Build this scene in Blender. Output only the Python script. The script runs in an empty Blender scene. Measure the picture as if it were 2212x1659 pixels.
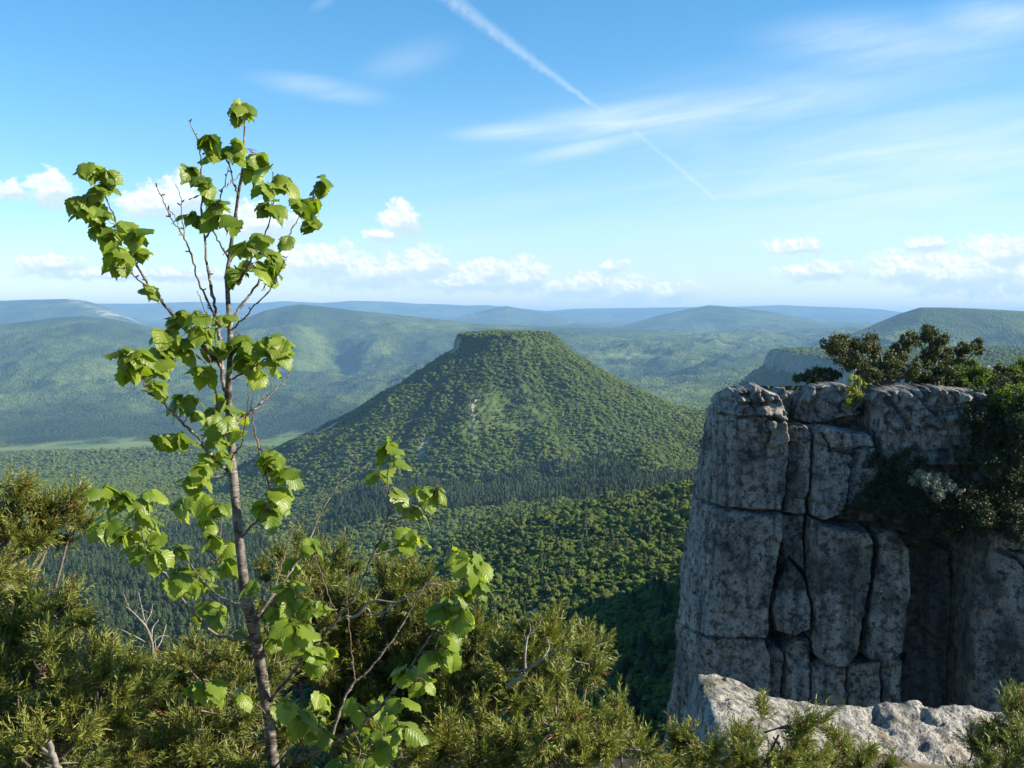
import bpy, math, random
import numpy as np

random.seed(7)
RNG = np.random.default_rng(11)
SC = bpy.context.scene
COL = SC.collection

# ------------------------------------------------------------------ camera
FOC = 2268.0                 # focal length in units of a 2212 x 1659 picture
PITCH = math.atan(139.5 / FOC)
cam_d = bpy.data.cameras.new('camera')
cam_d.sensor_width = 36.0
cam_d.lens = 36.0 * FOC / 2212.0
cam_d.clip_start = 0.05
cam_d.clip_end = 80000.0
cam = bpy.data.objects.new('camera', cam_d)
cam.location = (0, 0, 0)
cam.rotation_euler = (math.pi / 2 - PITCH, 0, 0)
COL.objects.link(cam)
SC.camera = cam

# ------------------------------------------------------------------ exposure, sky, sun
SUN_EL, SUN_AZ = math.radians(28), math.radians(96)
SC.view_settings.view_transform = 'Standard'
SC.view_settings.look = 'None'
SC.view_settings.exposure = 1.35
SC.view_settings.gamma = 1.0
SC.cycles.use_denoising = True
SC.cycles.max_bounces = 6
SC.cycles.diffuse_bounces = 3
SC.cycles.glossy_bounces = 2
SC.cycles.transmission_bounces = 4
SC.cycles.volume_bounces = 0
SC.cycles.caustics_reflective = False
SC.cycles.caustics_refractive = False

def px_dir(px, py):
    xd, yd = (px - 1106.0) / FOC, (829.5 - py) / FOC
    x = xd
    y = yd * math.sin(PITCH) + math.cos(PITCH)
    z = yd * math.cos(PITCH) - math.sin(PITCH)
    return x, y, z

def az_el(px, py):
    x, y, z = px_dir(px, py)
    return math.degrees(math.atan2(x, y)), math.degrees(math.atan2(z, math.hypot(x, y)))

class NT:
    """small wrapper that adds nodes and links to a node tree"""
    def __init__(s, tree):
        s.t = tree
    def n(s, typ, **kw):
        nd = s.t.nodes.new(typ)
        for k, v in kw.items():
            setattr(nd, k, v)
        return nd
    def l(s, a, b):
        s.t.links.new(a, b)
    def put(s, sock, v):
        if hasattr(v, 'is_linked') or hasattr(v, 'links'):
            s.l(v, sock)
        else:
            sock.default_value = v
    def m(s, op, a, b=None, c=None, clamp=False):
        nd = s.n('ShaderNodeMath', operation=op, use_clamp=clamp)
        s.put(nd.inputs[0], a)
        if b is not None: s.put(nd.inputs[1], b)
        if c is not None: s.put(nd.inputs[2], c)
        return nd.outputs[0]
    def v(s, op, a, b=None):
        nd = s.n('ShaderNodeVectorMath', operation=op)
        s.put(nd.inputs[0], a)
        if b is not None: s.put(nd.inputs[1], b)
        return nd.outputs['Value'] if op in ('LENGTH', 'DOT_PRODUCT', 'DISTANCE') else nd.outputs[0]
    def xyz(s, a, b, c):
        nd = s.n('ShaderNodeCombineXYZ')
        for i, q in enumerate((a, b, c)):
            s.put(nd.inputs[i], q)
        return nd.outputs[0]
    def noise(s, vec, scale, detail=4.0, rough=0.55, dist=0.0, w=None):
        nd = s.n('ShaderNodeTexNoise')
        if vec is not None: s.l(vec, nd.inputs['Vector'])
        nd.inputs['Scale'].default_value = scale
        nd.inputs['Detail'].default_value = detail
        nd.inputs['Roughness'].default_value = rough
        nd.inputs['Distortion'].default_value = dist
        return nd.outputs[0]
    def ramp(s, fac, lo, hi, a=0.0, b=1.0):
        nd = s.n('ShaderNodeMapRange', interpolation_type='SMOOTHSTEP')
        s.put(nd.inputs[0], fac)
        nd.inputs[1].default_value = lo; nd.inputs[2].default_value = hi
        nd.inputs[3].default_value = a; nd.inputs[4].default_value = b
        return nd.outputs[0]
    def mix(s, fac, a, b, blend='MIX'):
        nd = s.n('ShaderNodeMix', data_type='RGBA', blend_type=blend)
        s.put(nd.inputs[0], fac)
        for i, q in ((6, a), (7, b)):
            if isinstance(q, (tuple, list)):
                nd.inputs[i].default_value = tuple(q) + ((1.0,) if len(q) == 3 else ())
            else:
                s.l(q, nd.inputs[i])
        return nd.outputs[2]

world = bpy.data.worlds.new('World')
SC.world = world
world.use_nodes = True
wt = NT(world.node_tree)
world.node_tree.nodes.clear()
sky = wt.n('ShaderNodeTexSky', sky_type='NISHITA')
sky.sun_disc = False
sky.sun_elevation = SUN_EL
sky.sun_rotation = SUN_AZ
sky.altitude = 500
sky.air_density = 1.0
sky.dust_density = 0.35
sky.ozone_density = 1.6
hs = wt.n('ShaderNodeHueSaturation')
hs.inputs['Hue'].default_value = 0.488
hs.inputs['Saturation'].default_value = 1.36
wt.l(sky.outputs[0], hs.inputs['Color'])
tc = wt.n('ShaderNodeTexCoord')
sep = wt.n('ShaderNodeSeparateXYZ')
wt.l(tc.outputs['Generated'], sep.inputs[0])
AZ = wt.m('MULTIPLY', wt.m('ARCTAN2', sep.outputs[0], sep.outputs[1]), 57.29578)
EL = wt.m('MULTIPLY', wt.m('ARCSINE', sep.outputs[2]), 57.29578)
AE = wt.xyz(AZ, EL, 0.0)
DEG = 1 / 39.58              # degrees per picture unit near the centre
# cumulus, as soft heaps in directions of the sky, broken up by noise
wob = wt.noise(AE, 1.1, 5.0, 0.62)
wob2 = wt.noise(wt.v('ADD', AE, (31.0, 7.0, 0)), 1.1, 5.0, 0.62)
AEw = wt.v('ADD', AE, wt.v('MULTIPLY', wt.xyz(wt.m('SUBTRACT', wob, 0.5), wt.m('SUBTRACT', wob2, 0.5), 0.0), (0.9, 0.55, 0)))
CUM = [(107, 408, 50, 42), (20, 412, 40, 20), (330, 440, 72, 44), (392, 425, 52, 52), (560, 478, 100, 44),
       (864, 475, 48, 44), (828, 508, 48, 18), (690, 565, 110, 48), (800, 588, 130, 42), (915, 572, 62, 42),
       (1000, 610, 190, 26), (1050, 588, 70, 38), (1130, 598, 66, 44), (1210, 622, 70, 26), (1275, 615, 55, 34),
       (1352, 625, 65, 34), (1322, 575, 36, 18), (1458, 630, 62, 24), (105, 570, 72, 24), (300, 592, 250, 16),
       (1718, 535, 66, 20), (1775, 586, 96, 24), (1955, 580, 82, 42), (2040, 592, 130, 46), (2120, 582, 120, 60),
       (2155, 545, 76, 40), (2240, 592, 110, 50), (2000, 526, 48, 15)]
field = None; low = None
for cx, cy, rx, ry in CUM:
    a, e = az_el(cx, cy)
    d = wt.v('MULTIPLY', wt.v('SUBTRACT', AEw, (a, e, 0)), (1 / (rx * DEG), 1 / (ry * DEG), 0))
    q = wt.v('LENGTH', d)
    field = q if field is None else wt.m('SMOOTH_MIN', field, q, 0.22)
    ql = wt.v('LENGTH', wt.v('ADD', d, (-0.12, 0.45, 0.0)))
    low = ql if low is None else wt.m('SMOOTH_MIN', low, ql, 0.22)
def billow(vec, detail):
    nd = wt.n('ShaderNodeTexVoronoi', feature='SMOOTH_F1', voronoi_dimensions='2D', normalize=True)
    nd.inputs['Scale'].default_value = 0.95
    nd.inputs['Detail'].default_value = detail
    nd.inputs['Roughness'].default_value = 0.55
    nd.inputs['Lacunarity'].default_value = 2.3
    nd.inputs['Smoothness'].default_value = 0.6
    wt.l(vec, nd.inputs['Vector'])
    return nd.outputs['Distance']
AEc = wt.v('MULTIPLY', AEw, (1.0, 1.25, 1.0))
bl = billow(AEc, 3.0)
bl_s = billow(wt.v('ADD', AEc, (0.13, 0.16, 0)), 2.0)
fb = wt.noise(AEc, 1.3, 5.0, 0.55)
dens = wt.m('ADD', wt.m('SUBTRACT', 1.10, field), wt.m('ADD', wt.m('MULTIPLY', wt.m('SUBTRACT', 0.36, bl), 1.5), wt.m('MULTIPLY', wt.m('SUBTRACT', fb, 0.5), 0.9)))
cmask = wt.ramp(dens, 0.12, 0.60)
lit = wt.ramp(wt.m('SUBTRACT', bl_s, bl), -0.12, 0.16)
under = wt.ramp(wt.m('SUBTRACT', low, field), -0.28, 0.34)
shade = wt.m('MULTIPLY', wt.m('ADD', wt.m('MULTIPLY', lit, 0.65), 0.35), wt.m('ADD', wt.m('MULTIPLY', under, 0.85), 0.15), clamp=True)
ccol = wt.mix(shade, (4.1, 5.0, 6.0), (8.0, 7.85, 7.4))
# high thin cloud: soft streaks
ROT = math.radians(-7)
st = wt.xyz(wt.m('ADD', wt.m('MULTIPLY', AZ, math.cos(ROT) * 0.10), wt.m('MULTIPLY', EL, -math.sin(ROT) * 0.10)),
            wt.m('ADD', wt.m('MULTIPLY', AZ, math.sin(ROT) * 0.8), wt.m('MULTIPLY', EL, math.cos(ROT) * 0.8)), 3.0)
fibre = wt.noise(st, 1.3, 6.0, 0.6, 0.6)
CIR = [(690, 190, 190, 34, -6, 0.42), (1420, 250, 480, 50, 5, 0.55), (1080, 285, 160, 26, 3, 0.36), (1260, 320, 180, 26, 12, 0.36),
       (1900, 85, 330, 75, -4, 0.40), (2170, 35, 170, 50, -8, 0.5), (1900, 420, 620, 170, 3, 0.38), (2100, 300, 460, 120, 3, 0.34), (1500, 450, 1300, 330, 3, 0.24), (1750, 200, 700, 120, 6, 0.22),
       (700, 5, 50, 16, 30, 0.2), (880, 130, 160, 55, 20, 0.16)]
cir = None
for cx, cy, rx, ry, rot, w in CIR:
    a, e = az_el(cx, cy)
    c_, s_ = math.cos(math.radians(rot)), math.sin(math.radians(rot))
    dx, dy = wt.m('SUBTRACT', AZ, a), wt.m('SUBTRACT', EL, e)
    uu = wt.m('ADD', wt.m('MULTIPLY', dx, c_ / (rx * DEG)), wt.m('MULTIPLY', dy, s_ / (rx * DEG)))
    vv = wt.m('ADD', wt.m('MULTIPLY', dx, -s_ / (ry * DEG)), wt.m('MULTIPLY', dy, c_ / (ry * DEG)))
    q = wt.v('LENGTH', wt.xyz(uu, vv, 0.0))
    b = wt.m('MULTIPLY', wt.ramp(q, 1.0, 0.0), w)
    cir = b if cir is None else wt.m('ADD', cir, b)
cirm = wt.m('MULTIPLY', cir, wt.ramp(fibre, 0.25, 0.75, 0.45, 1.15))
# condensation trail in three pieces
tn = wt.noise(AE, 2.4, 5.0, 0.65)
for (x0, y0), (x1, y1), w0, w1, op in [((940, -30), (1305, 243), 20, 5, 0.30), ((1365, 280), (1440, 340), 6, 5, 0.16), ((1435, 336), (1552, 436), 7, 4, 0.22)]:
    a0, e0 = az_el(x0, y0); a1, e1 = az_el(x1, y1)
    L = math.hypot(a1 - a0, e1 - e0); ta, te = (a1 - a0) / L, (e1 - e0) / L
    dx, dy = wt.m('SUBTRACT', AZ, a0), wt.m('SUBTRACT', EL, e0)
    al = wt.m('DIVIDE', wt.m('ADD', wt.m('MULTIPLY', dx, ta), wt.m('MULTIPLY', dy, te)), L)
    ac = wt.m('ABSOLUTE', wt.m('ADD', wt.m('ADD', wt.m('MULTIPLY', dx, -te), wt.m('MULTIPLY', dy, ta)), wt.m('MULTIPLY', wt.m('SUBTRACT', tn, 0.5), w0 * DEG * 0.8)))
    wd = wt.m('ADD', w0 * DEG, wt.m('MULTIPLY', al, (w1 - w0) * DEG))
    prof = wt.ramp(wt.m('DIVIDE', ac, wd), 1.3, 0.0)
    ends = wt.m('MULTIPLY', wt.ramp(al, -0.04, 0.08), wt.ramp(al, 1.05, 0.85))
    tr = wt.m('MULTIPLY', wt.m('MULTIPLY', prof, ends), wt.m('MULTIPLY', wt.ramp(tn, 0.2, 0.7, 0.55, 1.1), op))
    cirm = wt.m('ADD', cirm, tr)
cirm = wt.m('MINIMUM', cirm, 0.85)
blue = wt.mix(1.0, hs.outputs[0], (1.03, 1.07, 1.18), 'MULTIPLY')
skyc = wt.mix(cirm, blue, (5.6, 6.3, 6.7))
skyc = wt.mix(wt.m('MULTIPLY', cmask, 0.92), skyc, ccol)
bg = wt.n('ShaderNodeBackground')
bg.inputs['Strength'].default_value = 0.068
wt.l(skyc, bg.inputs['Color'])
wo = wt.n('ShaderNodeOutputWorld')
wt.l(bg.outputs[0], wo.inputs['Surface'])
world.cycles.sampling_method = 'MANUAL'
world.cycles.sample_map_resolution = 512

sun_d = bpy.data.lights.new('sun', 'SUN')
sun_d.energy = 5.0
sun_d.angle = math.radians(0.5)
sun_d.color = (1.0, 0.89, 0.70)
sun = bpy.data.objects.new('sun', sun_d)
sdir = (math.cos(SUN_EL) * math.sin(SUN_AZ), math.cos(SUN_EL) * math.cos(SUN_AZ), math.sin(SUN_EL))
from mathutils import Vector
sun.rotation_euler = Vector(sdir).to_track_quat('Z', 'Y').to_euler()
sun.location = (60, 10, 60)
COL.objects.link(sun)

# ------------------------------------------------------------------ helpers
def W(px, py, y):
    """point at forward distance y along the sight line of a picture point"""
    dx, dy, dz = px_dir(px, py)
    t = y / dy
    return np.array((dx * t, y, dz * t))

def slope(py):
    return math.tan(PITCH + math.atan((py - 829.5) / FOC))
slope_v = np.vectorize(slope)

_perm = np.random.default_rng(3).permutation(256)
_perm = np.concatenate([_perm, _perm, _perm])
_grad = np.random.default_rng(4).normal(size=(256, 3))
_grad /= np.linalg.norm(_grad, axis=1)[:, None]

def perlin(x, y, z=0.0):
    x, y, z = np.broadcast_arrays(np.asarray(x, float), np.asarray(y, float), np.asarray(z, float))
    xi, yi, zi = np.floor(x).astype(int), np.floor(y).astype(int), np.floor(z).astype(int)
    xf, yf, zf = x - xi, y - yi, z - zi
    u, v, w = (t * t * t * (t * (t * 6 - 15) + 10) for t in (xf, yf, zf))
    out = 0
    for i in (0, 1):
        for j in (0, 1):
            for k in (0, 1):
                h = _perm[_perm[_perm[(xi + i) & 255] + ((yi + j) & 255)] + ((zi + k) & 255)]
                g = _grad[h]
                d = g[..., 0] * (xf - i) + g[..., 1] * (yf - j) + g[..., 2] * (zf - k)
                out = out + d * (u if i else 1 - u) * (v if j else 1 - v) * (w if k else 1 - w)
    return out * 1.6

def fbm(x, y, z=0.0, oct=4, gain=0.5, ridged=False):
    s, a, n = 0, 1.0, 0
    for o in range(oct):
        p = perlin(np.asarray(x) * 2 ** o + 17.3 * o, np.asarray(y) * 2 ** o + 5.1 * o, np.asarray(z) * 2 ** o + 2.7 * o)
        s = s + a * ((1 - 2 * np.abs(p)) if ridged else p)
        n += a; a *= gain
    return s / n

def make_mesh(name, verts, faces, mat, smooth=False, attrs=None, uv=None):
    """faces: array (n,3) or (n,4), or a list of such arrays"""
    me = bpy.data.meshes.new(name)
    verts = np.asarray(verts, np.float32)
    fl = faces if isinstance(faces, list) else [faces]
    fl = [np.asarray(f, np.int32) for f in fl if len(f)]
    loops = np.concatenate([f.ravel() for f in fl])
    counts = np.concatenate([np.full(len(f), f.shape[1], np.int32) for f in fl])
    starts = np.concatenate([[0], np.cumsum(counts)[:-1]]).astype(np.int32)
    me.vertices.add(len(verts)); me.vertices.foreach_set('co', verts.ravel())
    me.loops.add(len(loops)); me.loops.foreach_set('vertex_index', loops)
    me.polygons.add(len(counts)); me.polygons.foreach_set('loop_start', starts)
    me.polygons.foreach_set('use_smooth', np.full(len(counts), smooth))
    me.update(calc_edges=True)
    for k, (typ, arr) in (attrs or {}).items():
        at = me.attributes.new(k, typ, 'POINT')
        arr = np.asarray(arr)
        if typ == 'FLOAT': at.data.foreach_set('value', arr.astype(np.float32).ravel())
        elif typ == 'INT': at.data.foreach_set('value', arr.astype(np.int32).ravel())
        elif typ == 'FLOAT_VECTOR': at.data.foreach_set('vector', arr.astype(np.float32).ravel())
    if mat is not None:
        for m_ in (mat if isinstance(mat, (list, tuple)) else [mat]):
            me.materials.append(m_)
    return me

def link(name, me, parent=None, loc=None):
    o = bpy.data.objects.new(name, me)
    COL.objects.link(o)
    if parent is not None:
        o.parent = parent
    if loc is not None:
        o.location = loc
    return o

def thing(name, label, cat, loc=(0, 0, 0), group=None):
    o = link(name, None, loc=loc)
    o.empty_display_size = 0.3
    return tag(o, label, cat, group)

def tag(o, label=None, cat=None, group=None, kind=None):
    if label: o['label'] = label
    if cat: o['category'] = cat
    if group: o['group'] = group
    if kind: o['kind'] = kind
    return o

def grid_faces(nr, nc, keep=None):
    idx = np.arange(nr * nc).reshape(nr, nc)
    f = np.stack([idx[:-1, :-1], idx[:-1, 1:], idx[1:, 1:], idx[1:, :-1]], -1).reshape(-1, 4)
    if keep is not None:
        f = f[keep.reshape(-1)]
    return f

def material(name):
    m_ = bpy.data.materials.new(name)
    m_.use_nodes = True
    m_.node_tree.nodes.clear()
    nt = NT(m_.node_tree)
    out = nt.n('ShaderNodeOutputMaterial')
    return m_, nt, out

def principled(nt, out, color, rough=0.8, spec=0.3, normal=None):
    b = nt.n('ShaderNodeBsdfPrincipled')
    nt.put(b.inputs['Base Color'], color if not isinstance(color, tuple) else tuple(color) + (1.0,))
    nt.put(b.inputs['Roughness'], rough)
    nt.put(b.inputs['Specular IOR Level'], spec)
    if normal is not None:
        nt.l(normal, b.inputs['Normal'])
    if out is not None:
        nt.l(b.outputs[0], out.inputs['Surface'])
    return b

def bump(nt, h, dist, strength=1.0):
    b = nt.n('ShaderNodeBump')
    b.inputs['Strength'].default_value = strength
    b.inputs['Distance'].default_value = dist
    nt.l(h, b.inputs['Height'])
    return b.outputs[0]

def attr(nt, name, typ='GEOMETRY'):
    a = nt.n('ShaderNodeAttribute', attribute_name=name, attribute_type=typ)
    return a

def position(nt):
    return nt.n('ShaderNodeNewGeometry').outputs['Position']

def objcoord(nt):
    return nt.n('ShaderNodeTexCoord').outputs['Object']

# ------------------------------------------------------------------ materials
def mat_terrain():
    m_, nt, out = material('wooded_ground')
    p = position(nt)
    big = nt.noise(p, 0.0011, 5.0, 0.55)
    mid = nt.noise(p, 0.006, 5.0, 0.6)
    fine = nt.noise(p, 0.045, 4.0, 0.65)
    c = nt.mix(nt.ramp(mid, 0.35, 0.65), (0.058, 0.094, 0.018), (0.120, 0.152, 0.032))
    c = nt.mix(nt.ramp(big, 0.42, 0.62), c, (0.038, 0.062, 0.022))
    c = nt.mix(nt.ramp(fine, 0.42, 0.62, 0.0, 0.55), c, (0.024, 0.040, 0.012))
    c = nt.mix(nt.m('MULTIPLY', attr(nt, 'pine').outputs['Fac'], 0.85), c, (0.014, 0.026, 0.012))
    mea = nt.mix(nt.ramp(mid, 0.3, 0.7), (0.095, 0.145, 0.040), (0.150, 0.185, 0.062))
    c = nt.mix(attr(nt, 'meadow').outputs['Fac'], c, mea)
    rk = nt.mix(nt.ramp(fine, 0.35, 0.7), (0.22, 0.20, 0.16), (0.50, 0.46, 0.40))
    c = nt.mix(attr(nt, 'rock').outputs['Fac'], c, rk)
    vor = nt.n('ShaderNodeTexVoronoi'); vor.inputs['Scale'].default_value = 0.085
    nt.l(p, vor.inputs['Vector'])
    hgt = nt.m('ADD', nt.m('MULTIPLY', vor.outputs['Distance'], -0.7), nt.m('MULTIPLY', fine, 1.2))
    hgt = nt.m('MULTIPLY', hgt, nt.m('SUBTRACT', 1.0, attr(nt, 'meadow').outputs['Fac']))
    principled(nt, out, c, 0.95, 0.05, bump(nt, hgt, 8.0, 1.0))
    return m_

def mat_rock(name, base, dark, scale=1.0, bumpd=0.05, streak=True):
    m_, nt, out = material(name)
    p = objcoord(nt)
    n1 = nt.noise(p, 0.55 * scale, 6.0, 0.6)
    n2 = nt.noise(p, 3.2 * scale, 6.0, 0.68)
    n3 = nt.noise(p, 13.0 * scale, 4.0, 0.7)
    c = nt.mix(nt.ramp(n1, 0.3, 0.7), base, tuple(x * 0.68 for x in base))
    if streak:
        ps = nt.v('MULTIPLY', p, (1.0, 1.0, 0.10))
        sn = nt.noise(ps, 2.6 * scale, 5.0, 0.6)
        c = nt.mix(nt.ramp(sn, 0.46, 0.68, 0.0, 0.7), c, dark)
        c = nt.mix(nt.ramp(sn, 0.42, 0.28, 0.0, 0.5), c, tuple(min(1, x * 1.6) for x in base))
    # dark lichen blotches and small pits
    c = nt.mix(nt.ramp(n2, 0.46, 0.62, 0.0, 0.85), c, dark)
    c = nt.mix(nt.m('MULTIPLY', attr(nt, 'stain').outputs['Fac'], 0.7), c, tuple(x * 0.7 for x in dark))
    c = nt.mix(nt.ramp(n3, 0.50, 0.66, 0.0, 0.75), c, tuple(x * 0.6 for x in dark))
    n4 = nt.noise(nt.v('ADD', p, (9.0, 3.0, 5.0)), 1.1 * scale, 5.0, 0.6)
    c = nt.mix(nt.ramp(n4, 0.57, 0.72, 0.0, 0.6), c, tuple(b_ * q_ for b_, q_ in zip(base, (0.85, 0.62, 0.38))))
    if not streak:
        c = nt.mix(nt.ramp(n1, 0.56, 0.66, 0.0, 0.75), c, (0.055, 0.060, 0.022))
    vor = nt.n('ShaderNodeTexVoronoi'); vor.inputs['Scale'].default_value = 5.0 * scale
    nt.l(nt.v('ADD', p, nt.v('MULTIPLY', nt.n('ShaderNodeTexNoise').outputs['Color'], (0.1, 0.1, 0.1))), vor.inputs['Vector'])
    h = nt.m('ADD', nt.m('ADD', n2, nt.m('MULTIPLY', n3, 0.5)), nt.m('MULTIPLY', nt.ramp(vor.outputs['Distance'], 0.0, 0.35), 0.35))
    principled(nt, out, c, 0.92, 0.15, bump(nt, h, bumpd, 0.9))
    return m_

def mat_foliage(name, cols, trans=0.25, rough=0.6, spec=0.25, shared=False, brown=0.0):
    """leafy surface; cols = two greens mixed per tree and along the crown"""
    m_, nt, out = material(name)
    oi = nt.n('ShaderNodeObjectInfo')
    patch = nt.ramp(nt.noise(oi.outputs['Location'], 0.02, 3.0, 0.6), 0.35, 0.65)
    rnd = nt.m('ADD', nt.m('MULTIPLY', oi.outputs['Random'], 0.6), nt.m('MULTIPLY', patch, 0.4))
    p = objcoord(nt)
    n = nt.noise(p, 0.9 if not shared else 2.2, 3.0, 0.6)
    fac = nt.m('ADD', nt.m('MULTIPLY', rnd, 0.55), nt.m('MULTIPLY', nt.ramp(n, 0.3, 0.7), 0.45))
    c = nt.mix(fac, cols[0], cols[1])
    if brown:
        c = nt.mix(nt.ramp(oi.outputs['Random'], 0.88, 0.97, 0.0, brown), c, (0.15, 0.12, 0.05))
    b = principled(nt, None, c, rough, spec)
    tr = nt.n('ShaderNodeBsdfTranslucent')
    nt.l(nt.mix(1.0, c, (1.5, 1.6, 0.6), 'MULTIPLY'), tr.inputs['Color'])
    mx = nt.n('ShaderNodeMixShader'); mx.inputs[0].default_value = trans
    nt.l(b.outputs[0], mx.inputs[1]); nt.l(tr.outputs[0], mx.inputs[2])
    nt.l(mx.outputs[0], out.inputs['Surface'])
    return m_

def mat_needles():
    m_, nt, out = material('juniper_needles')
    tone = attr(nt, 'tone').outputs['Fac']
    p = objcoord(nt)
    n = nt.noise(p, 6.0, 3.0, 0.6)
    c = nt.mix(tone, (0.040, 0.060, 0.010), (0.195, 0.215, 0.038))
    c = nt.mix(nt.ramp(n, 0.40, 0.7, 0.0, 0.5), c, (0.14, 0.155, 0.030))
    c = nt.mix(attr(nt, 'dry').outputs['Fac'], c, (0.16, 0.07, 0.025))
    b = principled(nt, None, c, 0.5, 0.4)
    tr = nt.n('ShaderNodeBsdfTranslucent')
    nt.l(nt.mix(1.0, c, (1.3, 1.4, 0.6), 'MULTIPLY'), tr.inputs['Color'])
    mx = nt.n('ShaderNodeMixShader'); mx.inputs[0].default_value = 0.2
    nt.l(b.outputs[0], mx.inputs[1]); nt.l(tr.outputs[0], mx.inputs[2])
    nt.l(mx.outputs[0], out.inputs['Surface'])
    return m_

def mat_bark(name, dark, light, scale=60.0, bands=True):
    m_, nt, out = material(name)
    p = objcoord(nt)
    a = attr(nt, 'along').outputs['Fac']
    n = nt.noise(p, scale * 0.5, 5.0, 0.65)
    pv = nt.v('MULTIPLY', p, (0.35, 0.35, 1.6))
    lent = nt.noise(pv, scale * 1.5, 4.0, 0.6)
    blot = nt.noise(p, scale * 0.16, 4.0, 0.6)
    c = nt.mix(nt.ramp(n, 0.35, 0.65), dark, tuple(0.5 * (x + y) for x, y in zip(dark, light)))
    c = nt.mix(nt.m('MULTIPLY', nt.ramp(lent, 0.53, 0.62), nt.ramp(blot, 0.35, 0.65, 0.25, 1.0)), c, light)
    principled(nt, out, c, 0.62, 0.35, bump(nt, nt.m('ADD', n, lent), 0.003, 0.7))
    return m_

def mat_leaf():
    m_, nt, out = material('lime_leaf')
    st = attr(nt, 'st')
    sp = nt.n('ShaderNodeSeparateXYZ'); nt.l(st.outputs['Vector'], sp.inputs[0])
    s, t, rnd = sp.outputs[0], sp.outputs[1], sp.outputs[2]
    c = nt.mix(rnd, (0.095, 0.158, 0.013), (0.195, 0.262, 0.030))
    sa = nt.m('ABSOLUTE', s)
    # veins run up and out from the midrib
    ph = nt.m('SINE', nt.m('MULTIPLY', nt.m('SUBTRACT', t, nt.m('MULTIPLY', sa, 0.28)), 44.0))
    vein = nt.m('MAXIMUM', nt.ramp(ph, 0.80, 1.0), nt.ramp(sa, 0.07, 0.0))
    c = nt.mix(nt.m('MULTIPLY', vein, 0.25), c, (0.24, 0.30, 0.09))
    b = principled(nt, None, c, 0.42, 0.42, bump(nt, nt.m('MULTIPLY', ph, -0.5), 0.0006, 0.7))
    tr = nt.n('ShaderNodeBsdfTranslucent')
    nt.l(nt.mix(1.0, c, (2.1, 2.0, 0.7), 'MULTIPLY'), tr.inputs['Color'])
    mx = nt.n('ShaderNodeMixShader'); mx.inputs[0].default_value = 0.46
    nt.l(b.outputs[0], mx.inputs[1]); nt.l(tr.outputs[0], mx.inputs[2])
    nt.l(mx.outputs[0], out.inputs['Surface'])
    return m_

def mat_earth():
    m_, nt, out = material('stony_earth')
    p = position(nt)
    n = nt.noise(p, 2.0, 6.0, 0.65)
    c = nt.mix(nt.ramp(n, 0.35, 0.65), (0.05, 0.04, 0.025), (0.14, 0.12, 0.08))
    principled(nt, out, c, 0.95, 0.1, bump(nt, n, 0.05))
    return m_

M_TERR = mat_terrain()
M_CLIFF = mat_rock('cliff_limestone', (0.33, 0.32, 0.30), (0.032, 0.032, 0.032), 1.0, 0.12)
M_LEDGE = mat_rock('ledge_limestone', (0.38, 0.365, 0.33), (0.07, 0.065, 0.058), 4.0, 0.04, False)
M_EARTH = mat_earth()
M_BROAD = mat_foliage('oak_foliage', ((0.056, 0.098, 0.012), (0.125, 0.158, 0.024)), 0.30, brown=0.5)
M_BROAD2 = mat_foliage('hornbeam_foliage', ((0.074, 0.125, 0.012), (0.150, 0.190, 0.026)), 0.33, brown=0.3)
M_PINE = mat_foliage('pine_foliage', ((0.022, 0.044, 0.014), (0.050, 0.076, 0.022)), 0.1)
M_JUNI = mat_foliage('cliff_juniper_foliage', ((0.030, 0.042, 0.012), (0.078, 0.084, 0.024)), 0.15, shared=True)
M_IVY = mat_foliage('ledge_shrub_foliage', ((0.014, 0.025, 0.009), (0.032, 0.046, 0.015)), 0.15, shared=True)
M_PALE = mat_foliage('pale_shrub_foliage', ((0.12, 0.14, 0.11), (0.28, 0.30, 0.25)), 0.15, shared=True)
M_YEL = mat_foliage('young_shrub_foliage', ((0.15, 0.20, 0.02), (0.26, 0.28, 0.03)), 0.35, shared=True)
M_NEEDLE = mat_needles()
M_BARK = mat_bark('lime_bark', (0.024, 0.017, 0.013), (0.26, 0.235, 0.21), 60)
M_TWIG = mat_bark('twig_bark', (0.075, 0.045, 0.030), (0.20, 0.15, 0.12), 90)
M_DEAD = mat_bark('weathered_wood', (0.13, 0.115, 0.10), (0.36, 0.335, 0.30), 40)
M_JBARK = mat_bark('juniper_bark', (0.06, 0.045, 0.035), (0.20, 0.17, 0.14), 40)
M_LEAF = mat_leaf()

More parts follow.
